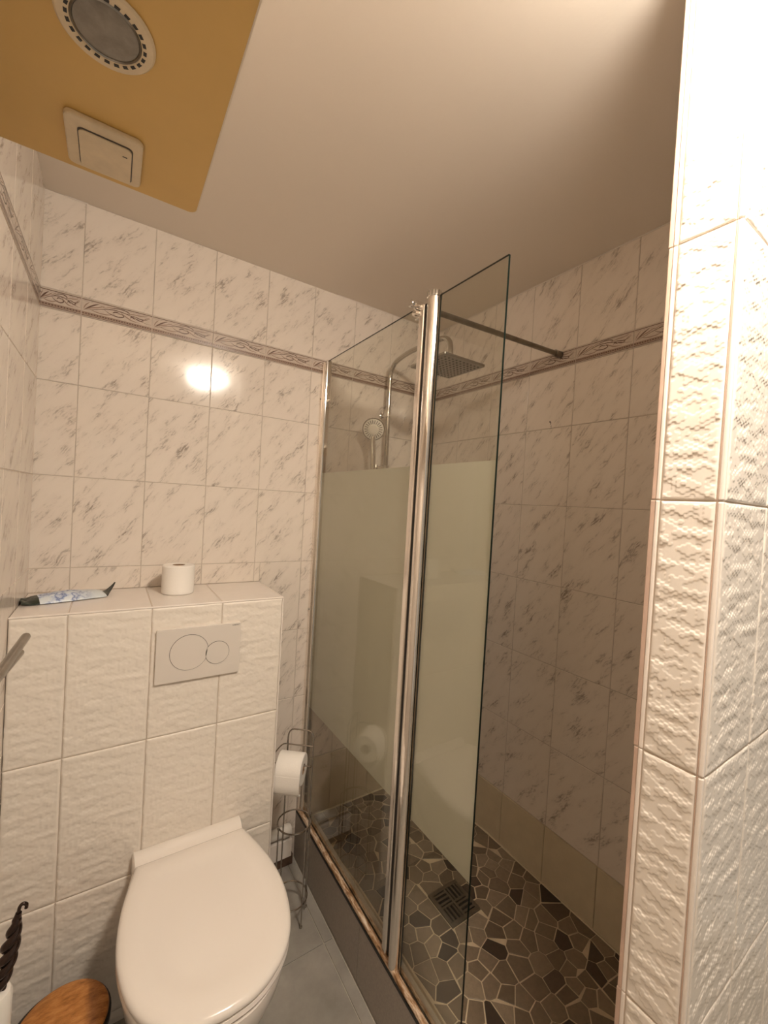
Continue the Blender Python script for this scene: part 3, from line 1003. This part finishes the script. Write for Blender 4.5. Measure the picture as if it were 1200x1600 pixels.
for s in (0, 1):
    for i in range(NX):
        for j in range(NY):
            bm.faces.new((grid[s, i, j], grid[s, i + 1, j], grid[s, i + 1, j + 1], grid[s, i, j + 1]))
for i in range(NX):
    for j in (0, NY): bm.faces.new((grid[0, i, j], grid[0, i + 1, j], grid[1, i + 1, j], grid[1, i, j]))
for j in range(NY):
    for i in (0, NX): bm.faces.new((grid[0, i, j], grid[0, i, j + 1], grid[1, i, j + 1], grid[1, i, j]))
bmesh.ops.recalc_face_normals(bm, faces=bm.faces)
me = bpy.data.meshes.new('wrapper'); bm.to_mesh(me); bm.free()
me.materials.append(M['film'])
for f in me.polygons: f.use_smooth = True
wr = bpy.data.objects.new('wrapper', me); COL.objects.link(wr); wr.parent = pk
pk.rotation_euler = (0, 0, ang)

# ------------------------------------------------------------------ shower screen
scr = thing('shower_screen', 'folding glass shower screen with frosted centre and chrome posts on rusty sill', 'shower screen', (SX, 1.2, SILL))
GT, FZ1, FZ0 = Z(0.603), Z(0.121), Z(-0.907)
GB = SILL + 0.006
gx0, gx1 = SX - 0.003, SX + 0.003


def pane(name, y0, y1, label):
    bm = bmesh.new()
    fs = box(bm, gx0, gx1, y0, y1, GB, GT)
    for f in fs:
        n = f.calc_center_median()
        if abs(n.x - gx0) > 1e-5 and abs(n.x - gx1) > 1e-5: f.material_index = 1
    o = build(name, bm, [M['glass'], M['glass_edge']], scr)
    o['label'] = label
    bm = bmesh.new(); box(bm, gx1 + 0.0002, gx1 + 0.0007, y0 + 0.001, y1 - 0.001, FZ0, FZ1)
    f = build('frosted_film', bm, M['frost'], o)
    return o


pane('glass_panel', 1.002, 1.652, 'fixed clear glass panel')
pane('glass_panel', 0.679, 0.922, 'folding clear glass panel')
# wall channel in two telescoping profiles
bm = bmesh.new(); box(bm, SX - 0.019, SX + 0.015, 1.662, D - T - 0.0005, SILL, GT - 0.004)
build('wall_channel', bm, M['aged_chrome'], scr, bevel=(0.002, 2))
bm = bmesh.new(); box(bm, SX - 0.013, SX + 0.012, 1.640, 1.664, SILL, GT + 0.001)
build('inner_channel', bm, M['chrome'], scr, bevel=(0.005, 3))
for z in (0.44, -0.475):
    bm = bmesh.new(); lathe(bm, [(0, 0.004), (0.0035, 0.003), (0.0045, 0.0)], (SX - 0.019, 1.672, Z(z)), (-1, 0, 0), 12)
    build('screw', bm, M['brushed'], scr, smooth=True)
# middle posts
bm = bmesh.new(); box(bm, SX - 0.014, SX + 0.012, 0.982, 1.006, SILL + 0.004, GT - 0.003)
o = build('post', bm, M['aged_chrome'], scr, bevel=(0.006, 4)); o['label'] = 'square chrome post of fixed panel'
bm = bmesh.new(); box(bm, SX - 0.007, SX + 0.008, 0.972, 0.9825, SILL + 0.004, GT - 0.006)
build('seal', bm, M['gasket'], scr)
bm = bmesh.new(); lathe(bm, [(0, 0), (0.020, 0), (0.020, GT + 0.010 - SILL - 0.008), (0, GT + 0.010 - SILL - 0.008)], (SX - 0.002, 0.948, SILL + 0.008), (0, 0, 1), 28)
o = build('post', bm, M['aged_chrome'], scr, smooth=True); o['label'] = 'rounded chrome hinge post'
bm = bmesh.new(); lathe(bm, [(0.0205, 0), (0.0225, 0.001), (0.0225, 0.015), (0.020, 0.018), (0, 0.018)], (SX - 0.002, 0.948, GT - 0.001), (0, 0, 1), 28)
build('post_cap', bm, M['chrome'], scr, smooth=True)
bm = bmesh.new()
for k in range(9):
    a = math.radians(160 + 25 * k)
    x, y = SX - 0.002 + 0.0226 * math.cos(a), 0.948 + 0.0226 * math.sin(a)
    lathe(bm, [(0.0012, 0), (0.0012, 0.014), (0, 0.014)], (x, y, GT), (0, 0, 1), 6)
build('cap_ribs', bm, M['dark_steel'], scr)
# sill rail and discoloured sealant
bm = bmesh.new(); box(bm, SX - 0.020, SX + 0.014, PB + 0.01, D - T - 0.001, SILL - 0.0055, SILL + 0.005)
build('sill_rail', bm, M['rust'], scr, bevel=(0.003, 2))
bm = bmesh.new()
r = random.Random(5)
pts = [(SX - 0.013 + r.uniform(-.0015, .0015), PB + 0.01 + (D - T - 0.02 - PB) * i / 60, SILL + 0.004 + r.uniform(-.001, .0015)) for i in range(61)]
tube(bm, pts, [0.0065 + r.uniform(-.0015, .0025) for _ in pts], 8)
o = build('sealant_bead', bm, M['rust'], scr, smooth=True); o['label'] = 'rust stained sealant bead'
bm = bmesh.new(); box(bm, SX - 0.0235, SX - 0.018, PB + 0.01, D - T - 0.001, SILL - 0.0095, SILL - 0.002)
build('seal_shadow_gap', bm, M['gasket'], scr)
# stay bar from the glass to the shower wall
SB = Z(0.600)
bar = thing('stay_bar', 'brown-grey metal stay bar running from the screen top to the shower wall', 'rail', (1.07, 0.98, SB))
A, B = Vector((0.722, 1.012, SB)), Vector((W - T - 0.001, 0.966, SB))
dr = (B - A).normalized()
bm = bmesh.new(); tube(bm, [A + dr * 0.02, B - dr * 0.02], 0.0088, 20)
build('bar', bm, M['dark_steel'], bar, smooth=True)
bm = bmesh.new(); lathe(bm, [(0, 0), (0.0125, 0), (0.0125, 0.030), (0.0095, 0.034), (0, 0.034)], B - dr * 0.034, tuple(dr), 24)
build('wall_socket', bm, M['dark_steel'], bar, smooth=True)
bm = bmesh.new(); lathe(bm, [(0, 0), (0.0115, 0.001), (0.0125, 0.004), (0.0125, 0.038), (0.009, 0.042)], A - dr * 0.006, tuple(dr), 20)
build('end_knob', bm, M['chrome'], bar, smooth=True)
cb = bmesh.new()
box(cb, gx0 - 0.009, gx0 - 0.0003, 1.002, 1.026, SB - 0.038, SB - 0.004)
box(cb, gx1 + 0.001, gx1 + 0.009, 1.002, 1.026, SB - 0.038, SB - 0.004)
box(cb, gx0 - 0.009, gx1 + 0.009, 1.002, 1.026, GT + 0.0008, GT + 0.008)
build('clamp', cb, M['chrome'], bar, bevel=(0.002, 2))
bm = bmesh.new(); lathe(bm, [(0, 0), (0.010, 0.0), (0.010, 0.012), (0, 0.014)], (gx0 - 0.0092, 1.014, SB - 0.022), (-1, 0, 0), 18)
build('clamp_screw', bm, M['chrome'], bar, smooth=True)
bm = bmesh.new(); tube(bm, [A + dr * 0.062 + Vector((0, 0, 0.002)), A + dr * 0.066 + Vector((0, 0, 0.002))], 0.0102, 16)
build('grub_screw', bm, M['chrome'], bar, smooth=True)

# ------------------------------------------------------------------ rain shower set
PXs, PYs = 1.062, 1.630
sh = thing('rain_shower', 'chrome shower column with bent riser pipe and square rain head', 'shower', (PXs, D - T, Z(-0.45)))
path = [(PXs + 0.006, PYs, Z(-0.42)), (PXs + 0.004, PYs, Z(0.2)), (PXs, PYs, Z(0.54))]
curve = smooth_path([(PXs, PYs, Z(0.56)), (PXs, PYs - 0.004, Z(0.605)), (PXs, PYs - 0.028, Z(0.645)), (PXs + .001, PYs - 0.075, Z(0.663)), (PXs, 1.46, Z(0.672)),
                     (PXs, 1.30, Z(0.668)), (PXs - 0.002, 1.250, Z(0.660)), (PXs - 0.008, 1.217, Z(0.636)), (PXs - 0.012, 1.204, Z(0.605)), (PXs - 0.013, 1.202, Z(0.575))], 5)
bm = bmesh.new(); tube(bm, path + curve, 0.0105, 16)
build('riser_pipe', bm, M['pipe_chrome'], sh, smooth=True)
hx, hy, hz = 1.036, 1.202, Z(0.530)
bm = bmesh.new()
prism(bm, rounded_rect(hx - 0.100, hx + 0.100, hy - 0.100, hy + 0.100, 0.006, 3), hz, hz + 0.009)
o = build('rain_head', bm, M['brushed'], sh, bevel=(0.0015, 2))
bm = bmesh.new()
for i in range(10):
    for j in range(10):
        x, y = hx - 0.081 + 0.018 * i, hy - 0.081 + 0.018 * j
        box(bm, x - 0.0025, x + 0.0025, y - 0.0025, y + 0.0025, hz - 0.0025, hz)
n = build('nozzles', bm, M['nozzle'], o)
bm = bmesh.new(); lathe(bm, [(0, 0), (0.026, 0), (0.022, 0.006), (0.0165, 0.010), (0.0165, 0.034), (0.012, 0.038)], (PXs - 0.013, 1.202, hz + 0.0095), (0, 0, 1), 24)
build('swivel', bm, M['chrome'], sh, smooth=True)
# wall bracket
bm = bmesh.new()
tube(bm, [(PXs, PYs, Z(0.42)), (PXs, D - T - 0.006, Z(0.42))], 0.0085, 12)
lathe(bm, [(0, 0), (0.016, 0), (0.016, 0.006), (0.010, 0.009)], (PXs, D - T, Z(0.42)), (0, -1, 0), 20)
lathe(bm, [(0.0115, -0.012), (0.0155, -0.010), (0.0155, 0.010), (0.0115, 0.012)], (PXs, PYs, Z(0.42)), (0, 0, 1), 20)
build('wall_bracket', bm, M['chrome'], sh, smooth=True)
# slider that carries the hand shower, just above the frosted zone and behind it
bm = bmesh.new()
lathe(bm, [(0.0112, -0.022), (0.018, -0.018), (0.018, 0.018), (0.0112, 0.022)], (PXs + 0.002, PYs, Z(0.165)), (0, 0, 1), 20)
tube(bm, [(PXs, PYs, Z(0.165)), (PXs - 0.055, PYs - 0.018, Z(0.165)), (PXs - 0.085, PYs - 0.040, Z(0.170))], [0.010, 0.011, 0.014], 14)
build('slider', bm, M['chrome'], sh, smooth=True)
# thermostatic mixer bar, behind the frosted glass
bm = bmesh.new()
tube(bm, [(PXs - 0.14, PYs, Z(-0.44)), (PXs + 0.14, PYs, Z(-0.44))], 0.021, 20)
for s in (-0.075, 0.075):
    tube(bm, [(PXs + s, PYs, Z(-0.44)), (PXs + s, D - T - 0.004, Z(-0.44))], 0.018, 14)
    lathe(bm, [(0, 0), (0.031, 0), (0.026, 0.010), (0.018, 0.012)], (PXs + s, D - T, Z(-0.44)), (0, -1, 0), 22)
build('mixer_bar', bm, M['chrome'], sh, smooth=True)
for s in (-1, 1):
    bm = bmesh.new(); lathe(bm, [(0, 0), (0.024, 0), (0.024, 0.04), (0.018, 0.045), (0, 0.045)], (PXs + s * 0.14, PYs, Z(-0.44)), (s, 0, 0), 20)
    build('mixer_knob', bm, M['chrome'], sh, smooth=True)
# hand shower
hs = thing('hand_shower', 'round hand shower with radial nozzles resting in the slider of the riser pipe', 'hand shower', (0.975, 1.59, Z(0.17)))
hc = Vector((0.955, 1.575, Z(0.330)))
ha = Vector((-0.52, -0.78, -0.34)).normalized()           # direction the face looks
bm = bmesh.new()
lathe(bm, [(0, -0.021), (0.024, -0.019), (0.042, -0.010), (0.0495, -0.002), (0.0500, 0.003), (0.047, 0.006), (0.0455, 0.0055)], tuple(hc), tuple(ha), 36)
build('head_shell', bm, M['pipe_chrome'], hs, smooth=True)
bm = bmesh.new()
lathe(bm, [(0.0458, 0.0045), (0.0440, 0.0060), (0.021, 0.0062), (0.019, 0.0085), (0, 0.0095)], tuple(hc), tuple(ha), 36)
build('spray_face', bm, M['head_face'], hs, smooth=True)
u, v, a = frame_of(ha)
bm = bmesh.new()
for k in range(22):
    th = 2 * math.pi * k / 22
    d = u * math.cos(th) + v * math.sin(th); s = u * -math.sin(th) + v * math.cos(th)
    wd = 0.0017
    q = [hc + a * 0.0063 + d * 0.024 - s * wd * .6, hc + a * 0.0063 + d * 0.040 - s * wd, hc + a * 0.0063 + d * 0.040 + s * wd, hc + a * 0.0063 + d * 0.024 + s * wd * .6]
    lo = [bm.verts.new(p) for p in q]; hi = [bm.verts.new(p + a * 0.0012) for p in q]
    bm.faces.new(hi)
    for i in range(4): bm.faces.new((lo[i], lo[(i + 1) % 4], hi[(i + 1) % 4], hi[i]))
build('nozzle_ring', bm, M['nozzle'], hs)
bm = bmesh.new()
hp = smooth_path([hc - a * 0.012 + Vector((0, 0, -0.035)), (0.963, 1.588, Z(0.270)), (0.970, 1.592, Z(0.22)), (0.974, 1.590, Z(0.14)), (0.976, 1.588, Z(0.09))], 4)
tube(bm, hp, [0.010 + 0.003 * min(1, i / 5) for i in range(len(hp))], 14)
build('handle', bm, M['chrome'], hs, smooth=True)
bm = bmesh.new()
tube(bm, smooth_path([(0.976, 1.588, Z(0.10)), (0.980, 1.585, Z(-0.1)), (0.975, 1.56, Z(-0.5)), (0.99, 1.54, Z(-0.85)), (1.03, 1.56, Z(-0.95)), (1.06, 1.60, Z(-0.80)), (PXs, PYs, Z(-0.47))], 8), 0.0065, 10)
build('hose', bm, M['brushed'], hs, smooth=True)

# small dark chip on the shower wall
bm = bmesh.new()
for k in range(5):
    y, z = 0.997 - 0.002 * k + rnd.uniform(-.003, .003), Z(0.355) - 0.006 * k + rnd.uniform(-.002, .002)
    lathe(bm, [(0, 0.0006), (0.0035 - 0.0004 * k, 0.0)], (W - T, y, z), (-1, 0, 0), 7)
build('chip', bm, M['groove'], wall_right)

# ------------------------------------------------------------------ chrome wire paper stand
RCx, RCy = 0.622, 1.437
R0 = 0.062
rk = thing('paper_stand', 'chrome wire toilet paper stand on the grey floor beside the cistern box', 'paper stand', (RCx, RCy, 0))


def ring_pts(z, rad=R0, n=40): return [(RCx + rad * math.cos(2 * math.pi * i / n), RCy + rad * math.sin(2 * math.pi * i / n), z) for i in range(n)]


zu, zl = Z(-1.215), Z(-1.500)
for z in (zu, zl):
    bm = bmesh.new(); tube(bm, ring_pts(z), 0.0028, 8, closed=True)
    build('wire_ring', bm, M['wire_chrome'], rk, smooth=True)
rr = R0 + 0.0050
for ang_, top_ in ((-34, zu + 0.006), (40, zu + 0.006), (228, zu + 0.006)):
    a_ = math.radians(ang_)
    x, y = RCx + rr * math.cos(a_), RCy + rr * math.sin(a_)
    bm = bmesh.new(); tube(bm, [(x, y, 0.006), (x, y, top_)], 0.0027, 8)
    lathe(bm, [(0, -.005), (.0035, -.0035), (.005, 0), (.0035, .0035), (0, .005)], (x, y, top_), (0, 0, 1), 12)
    lathe(bm, [(0, -.006), (.0045, -.004), (.006, 0), (.0045, .004), (0, .006)], (x, y, 0.006), (0, 0, 1), 12)
    build('leg', bm, M['wire_chrome'], rk, smooth=True)
# arch: two back wires joined over the top
ax0, ax1, ay = RCx - 0.050, RCx + 0.050, RCy + 0.030
bm = bmesh.new()
zt = Z(-0.880)
arch = [(ax0, ay, 0.006), (ax0, ay, zt - 0.032)] + [(ax0 + 0.022 - 0.022 * math.cos(t_), ay, zt - 0.032 + 0.032 * math.sin(t_)) for t_ in (0.4, 0.8, 1.2, math.pi / 2)]
arch += [(ax1 - 0.022 + 0.022 * math.sin(t_), ay, zt - 0.032 + 0.032 * math.cos(t_)) for t_ in (0, 0.4, 0.8, 1.2)] + [(ax1, ay, zt - 0.032), (ax1, ay, 0.006)]
tube(bm, arch, 0.0028, 8)
build('arch_wire', bm, M['wire_chrome'], rk, smooth=True)
bm = bmesh.new()
zr = Z(-0.965)
tube(bm, [(ax0, ay, zr + 0.025), (ax1, ay, zr + 0.025)], 0.0027, 8)
build('cross_wire', bm, M['wire_chrome'], rk, smooth=True)
bm = bmesh.new()
RY = 1.396
tube(bm, smooth_path([(ax0 + 0.002, ay - 0.002, zr + 0.028), (ax0 - 0.018, ay - 0.015, zr + 0.028), (ax0 - 0.032, RY + 0.01, zr + 0.018), (ax0 - 0.034, RY, zr), (ax0 - 0.026, RY, zr - 0.008)], 5) + [(0.682, RY - 0.004, zr - 0.004)], 0.0024, 8)
lathe(bm, [(0, -.005), (.004, -.003), (.0055, 0), (.004, .003), (0, .005)], (0.682, RY - 0.004, zr - 0.004), (1, 0, 0), 12)
build('roll_arm', bm, M['wire_chrome'], rk, smooth=True)
t = thing('toilet_roll', 'white toilet paper roll hanging on the chrome wire stand', 'toilet paper', (RCx, RCy, 0), 'toilet paper rolls')
roll(t, (0.610, RY, zr - 0.0195), (1, 0, 0), r=0.054, w=0.094, ri=0.019)
bm = bmesh.new()
vs = []
for k, (dy, dz) in enumerate(((-0.0545, 0.0), (-0.0555, -0.03), (-0.0535, -0.058), (-0.044, -0.072), (-0.030, -0.0745))):
    vs.append([bm.verts.new((x, RY + dy, zr - 0.0195 + dz)) for x in (0.5635, 0.6565)] + [bm.verts.new((x, RY + dy + 0.0007, zr - 0.0195 + dz + .0004)) for x in (0.6565, 0.5635)])
for A_, B_ in zip(vs, vs[1:]):
    for k in range(4): bm.faces.new((A_[k], A_[(k + 1) % 4], B_[(k + 1) % 4], B_[k]))
bm.faces.new(vs[0]); bm.faces.new(vs[-1])
build('loose_sheet', bm, M['paper'], t, smooth=True)
for o in (rk, t): o.rotation_euler = (0, 0, math.radians(-38))

# white waste pipe stub with its wall plate, low beside the box
wp = thing('waste_pipe', 'short white pipe stub low on the wall behind the chrome paper stand', 'pipe', (0.62, 1.655, Z(-1.44)))
bm = bmesh.new(); lathe(bm, [(0, 0), (0.021, 0), (0.021, 0.145), (0.025, 0.147), (0.025, 0.178), (0.021, 0.183), (0, 0.183)], (BOX_R + 0.001, 1.655, Z(-1.425)), (1, 0, 0), 24)
build('pipe', bm, M['white_plastic'], wp, smooth=True)
bm = bmesh.new(); box(bm, BOX_R + 0.002, 0.705, 1.640, D - T - 0.001, 0.045, 0.122)
build('pipe_ledge', bm, M['shelf_tile'], wp, bevel=(0.003, 2))
bm = bmesh.new(); box(bm, BOX_R + 0.002, 0.715, 1.650, D - T - 0.001, 0.001, 0.044)
o = build('stained_foot', bm, principled('rust_stain', (0.13, 0.07, 0.04), 0.6, vary=(30, 0.5)), wp); o['label'] = 'rust stained foot'

# ------------------------------------------------------------------ ochre canopy over the (unseen) basin, with spot and switch
CZ0, CZ1 = Z(0.430), Z(0.456)
cn = thing('light_canopy', 'ochre lighting canopy with white edge jutting from left wall', 'light canopy', (-0.06, 0.3, CZ0))
poly = rounded_rect(L + T + 0.001, 0.0905, -0.35, 0.716, 0.011, 5, (0, 1, 0, 0))
bm = bmesh.new(); prism(bm, poly, CZ0, CZ1)
build('canopy_board', bm, M['ochre'], cn, bevel=(0.0004, 1))
poly2 = rounded_rect(L + T + 0.001, 0.0922, -0.35, 0.7162, 0.012, 5, (0, 1, 0, 0))
bm = bmesh.new(); prism(bm, poly2, CZ0 + 0.0006, CZ1 + 0.002)
build('edge_band', bm, M['canopy_white'], cn)
spx, spy = -0.021, 0.488
spot = thing('recessed_spot', 'round unlit spotlight with cream ring and black vent slots in canopy underside', 'spotlight', (spx, spy, CZ0 - 0.004))
bm = bmesh.new(); lathe(bm, [(0.0290, 0.0), (0.0400, 0.0), (0.0405, -0.0015), (0.0385, -0.0035), (0.0310, -0.0040), (0.0285, -0.003)], (spx, spy, CZ0 - 0.0002), (0, 0, 1), 56, close=True)
build('spot_ring', bm, M['old_white'], spot, smooth=True)
bm = bmesh.new(); lathe(bm, [(0, -0.0052), (0.018, -0.0046), (0.0262, -0.0030), (0.0272, -0.001), (0.0272, 0.0)], (spx, spy, CZ0 - 0.0002), (0, 0, 1), 48)
build('lens', bm, M['spot_glass'], spot, smooth=True)
bm = bmesh.new(); lathe(bm, [(0.0266, -0.003), (0.0276, -0.0042), (0.0288, -0.003), (0.0286, 0)], (spx, spy, CZ0 - 0.0003), (0, 0, 1), 48)
build('lens_rim', bm, M['brushed'], spot, smooth=True)
bm = bmesh.new()
for k in range(24):
    th = 2 * math.pi * k / 24
    c, s = math.cos(th), math.sin(th)
    vs = [bm.verts.new((spx + c * rr_ - s * ww, spy + s * rr_ + c * ww, CZ0 - 0.00435)) for rr_, ww in ((0.0298, -.0021), (0.0326, -.0023), (0.0326, .0023), (0.0298, .0021))]
    vt = [bm.verts.new((q.co.x, q.co.y, CZ0 - 0.0036)) for q in vs]
    bm.faces.new(vs)
    for i in range(4): bm.faces.new((vs[i], vs[(i + 1) % 4], vt[(i + 1) % 4], vt[i]))
build('vent_slots', bm, M['black'], spot)
sw = thing('rocker_switch', 'yellowed square rocker switch on the canopy underside beside the spotlight', 'switch', (-0.024, 0.655, CZ0))
S0, S1, S2, S3 = -0.0640, 0.0160, 0.6100, 0.6985
bm = bmesh.new(); prism(bm, rounded_rect(S0, S1, S2, S3, 0.008, 5), CZ0 - 0.0070, CZ0 - 0.0002)
build('switch_plate', bm, M['old_white'], sw, bevel=(0.002, 2))
bm = bmesh.new(); prism(bm, rounded_rect(S0 + .0125, S1 - .0105, S2 + .0145, S3 - .006, 0.006, 5), CZ0 - 0.0075, CZ0 - 0.0069)
build('rocker_gap', bm, M['groove'], sw)
bm = bmesh.new()
pl_ = rounded_rect(S0 + .0135, S1 - .0118, S2 + .0160, S3 - .0060, 0.006, 5)
prism(bm, pl_, CZ0 - 0.0095, CZ0 - 0.0074)
build('rocker', bm, M['old_white'], sw, bevel=(0.001, 2))
bm = bmesh.new(); box(bm, S1 - .0215, S1 - .0165, S2 + .030, S2 + .0312, CZ0 - 0.0100, CZ0 - 0.0096)
build('mark', bm, M['groove'], sw)

# ------------------------------------------------------------------ towel rail arms, brush, bin on the left
tr = thing('towel_rail', 'double-arm grey metal towel rail poking in at left edge above toilet', 'towel rail', (-0.16, 0.3, Z(-0.2)))
tip = Vector((-0.0875, 0.705, Z(-0.201)))
b1, b2 = Vector((-0.096, 0.36, Z(-0.196))), Vector((-0.106, 0.36, Z(-0.199)))
bm = bmesh.new(); tube(bm, [b1, tip], 0.0052, 12)
lathe(bm, [(0.0052, 0), (0.0045, 0.003), (0, 0.0045)], tip, tuple((tip - b1).normalized()), 12)
build('rail_arm', bm, M['dark_steel'], tr, smooth=True)
bm = bmesh.new(); tube(bm, [b2, tip + Vector((-0.001, -0.03, -0.011))], 0.0042, 12)
build('rail_arm', bm, M['dark_steel'], tr, smooth=True)
bm = bmesh.new(); box(bm, L + T + 0.0005, L + T + 0.012, 0.33, 0.39, Z(-0.24), Z(-0.16)); box(bm, L + T + 0.011, -0.092, 0.345, 0.367, Z(-0.211), Z(-0.187))
build('rail_bracket', bm, M['brushed'], tr, bevel=(0.002, 2))

# toilet brush with twisted dark handle in a white holder
bx_, by_ = -0.160, 1.095
tb = thing('toilet_brush', 'toilet brush with dark twisted handle in a white holder at bottom left', 'toilet brush', (bx_, by_, 0))
hz1 = Z(-1.040)
bm = bmesh.new()
lathe(bm, [(0, 0.0), (0.044, 0.0), (0.046, 0.01), (0.036, 0.03), (0.030, 0.10), (0.026, 0.35), (0.026, hz1 - 0.10), (0.028, hz1 - 0.012), (0.024, hz1 - 0.003), (0.012, hz1), (0, hz1)], (bx_, by_, 0), (0, 0, 1), 32)
o = build('holder', bm, M['white_plastic'], tb, smooth=True)
bm = bmesh.new()
h0, h1 = Vector((bx_ + 0.006, by_, hz1 - 0.002)), Vector((-0.129, by_ + 0.006, Z(-0.895)))
n = 90
for s in (0, math.pi):
    pts, rad = [], []
    for i in range(n + 1):
        t_ = i / n
        ph = s + t_ * 2 * math.pi * 2.6
        amp = 0.0085 * math.sin(math.pi * min(1, 0.12 + t_ * 0.95)) ** 0.7
        p = h0.lerp(h1, t_) + Vector((math.cos(ph) * amp, math.sin(ph) * amp, 0))
        pts.append(p); rad.append(0.0078 * (0.85 + 0.35 * math.sin(math.pi * t_)) if t_ < 0.9 else 0.0078 * (1.0 - (t_ - 0.9) * 3))
    tube(bm, pts, rad, 12)
build('twisted_handle', bm, M['dark_glass'], tb, smooth=True)
bm = bmesh.new()
tube(bm, smooth_path([h1 + Vector((-0.001, 0, -0.006)), h1 + Vector((0.001, 0, 0.010)), h1 + Vector((0.006, 0, 0.016)), h1 + Vector((0.012, 0, 0.012)), h1 + Vector((0.012, 0, 0.004))], 5), 0.0034, 10)
build('handle_hook', bm, M['dark_glass'], tb, smooth=True)

# bin with wooden lid
bn = thing('waste_bin', 'black waste bin with a round wooden lid between brush and toilet', 'bin', (-0.047, 1.19, 0))
hb = Z(-1.283)
bm = bmesh.new(); lathe(bm, [(0, 0.002), (0.082, 0.002), (0.086, 0.01), (0.098, hb - 0.03), (0.104, hb - 0.022), (0.104, hb - 0.010), (0.100, hb - 0.006), (0, hb - 0.006)], (-0.056, 1.19, 0), (0, 0, 1), 48)
build('bin_body', bm, M['black'], bn, smooth=True)
bm = bmesh.new(); lathe(bm, [(0, 0.0), (0.094, 0.0), (0.0955, 0.003), (0.093, 0.008), (0.080, 0.013), (0.04, 0.016), (0, 0.017)], (-0.052, 1.190, hb - 0.0055), (0, 0, 1), 48)
build('wooden_lid', bm, M['wood'], bn, smooth=True)

# ------------------------------------------------------------------ lit ceiling lamp (just out of frame, mirrored in the tiles)
lm = thing('ceiling_lamp', 'lit round ceiling lamp with glass dome, mirrored in the marble tiles', 'lamp', (LAMP[0], LAMP[1], Z(CEIL)))
bm = bmesh.new(); lathe(bm, [(0, 0), (0.060, 0), (0.063, -0.006), (0.060, -0.018), (0, -0.018)], (LAMP[0], LAMP[1], Z(CEIL) - 0.0005), (0, 0, 1), 48)
build('lamp_base', bm, M['white_plastic'], lm, smooth=True)
bm = bmesh.new(); lathe(bm, [(0, -0.022)] + [(0.120 * math.cos(a_ * math.pi / 20), -0.050 - (0.050 if a_ > 0 else 0.028) * math.sin(a_ * math.pi / 20)) for a_ in range(-8, 10)] + [(0, -0.100)], (LAMP[0], LAMP[1], Z(CEIL)), (0, 0, 1), 48)
build('lamp_dome', bm, M['lamp'], lm, smooth=True)
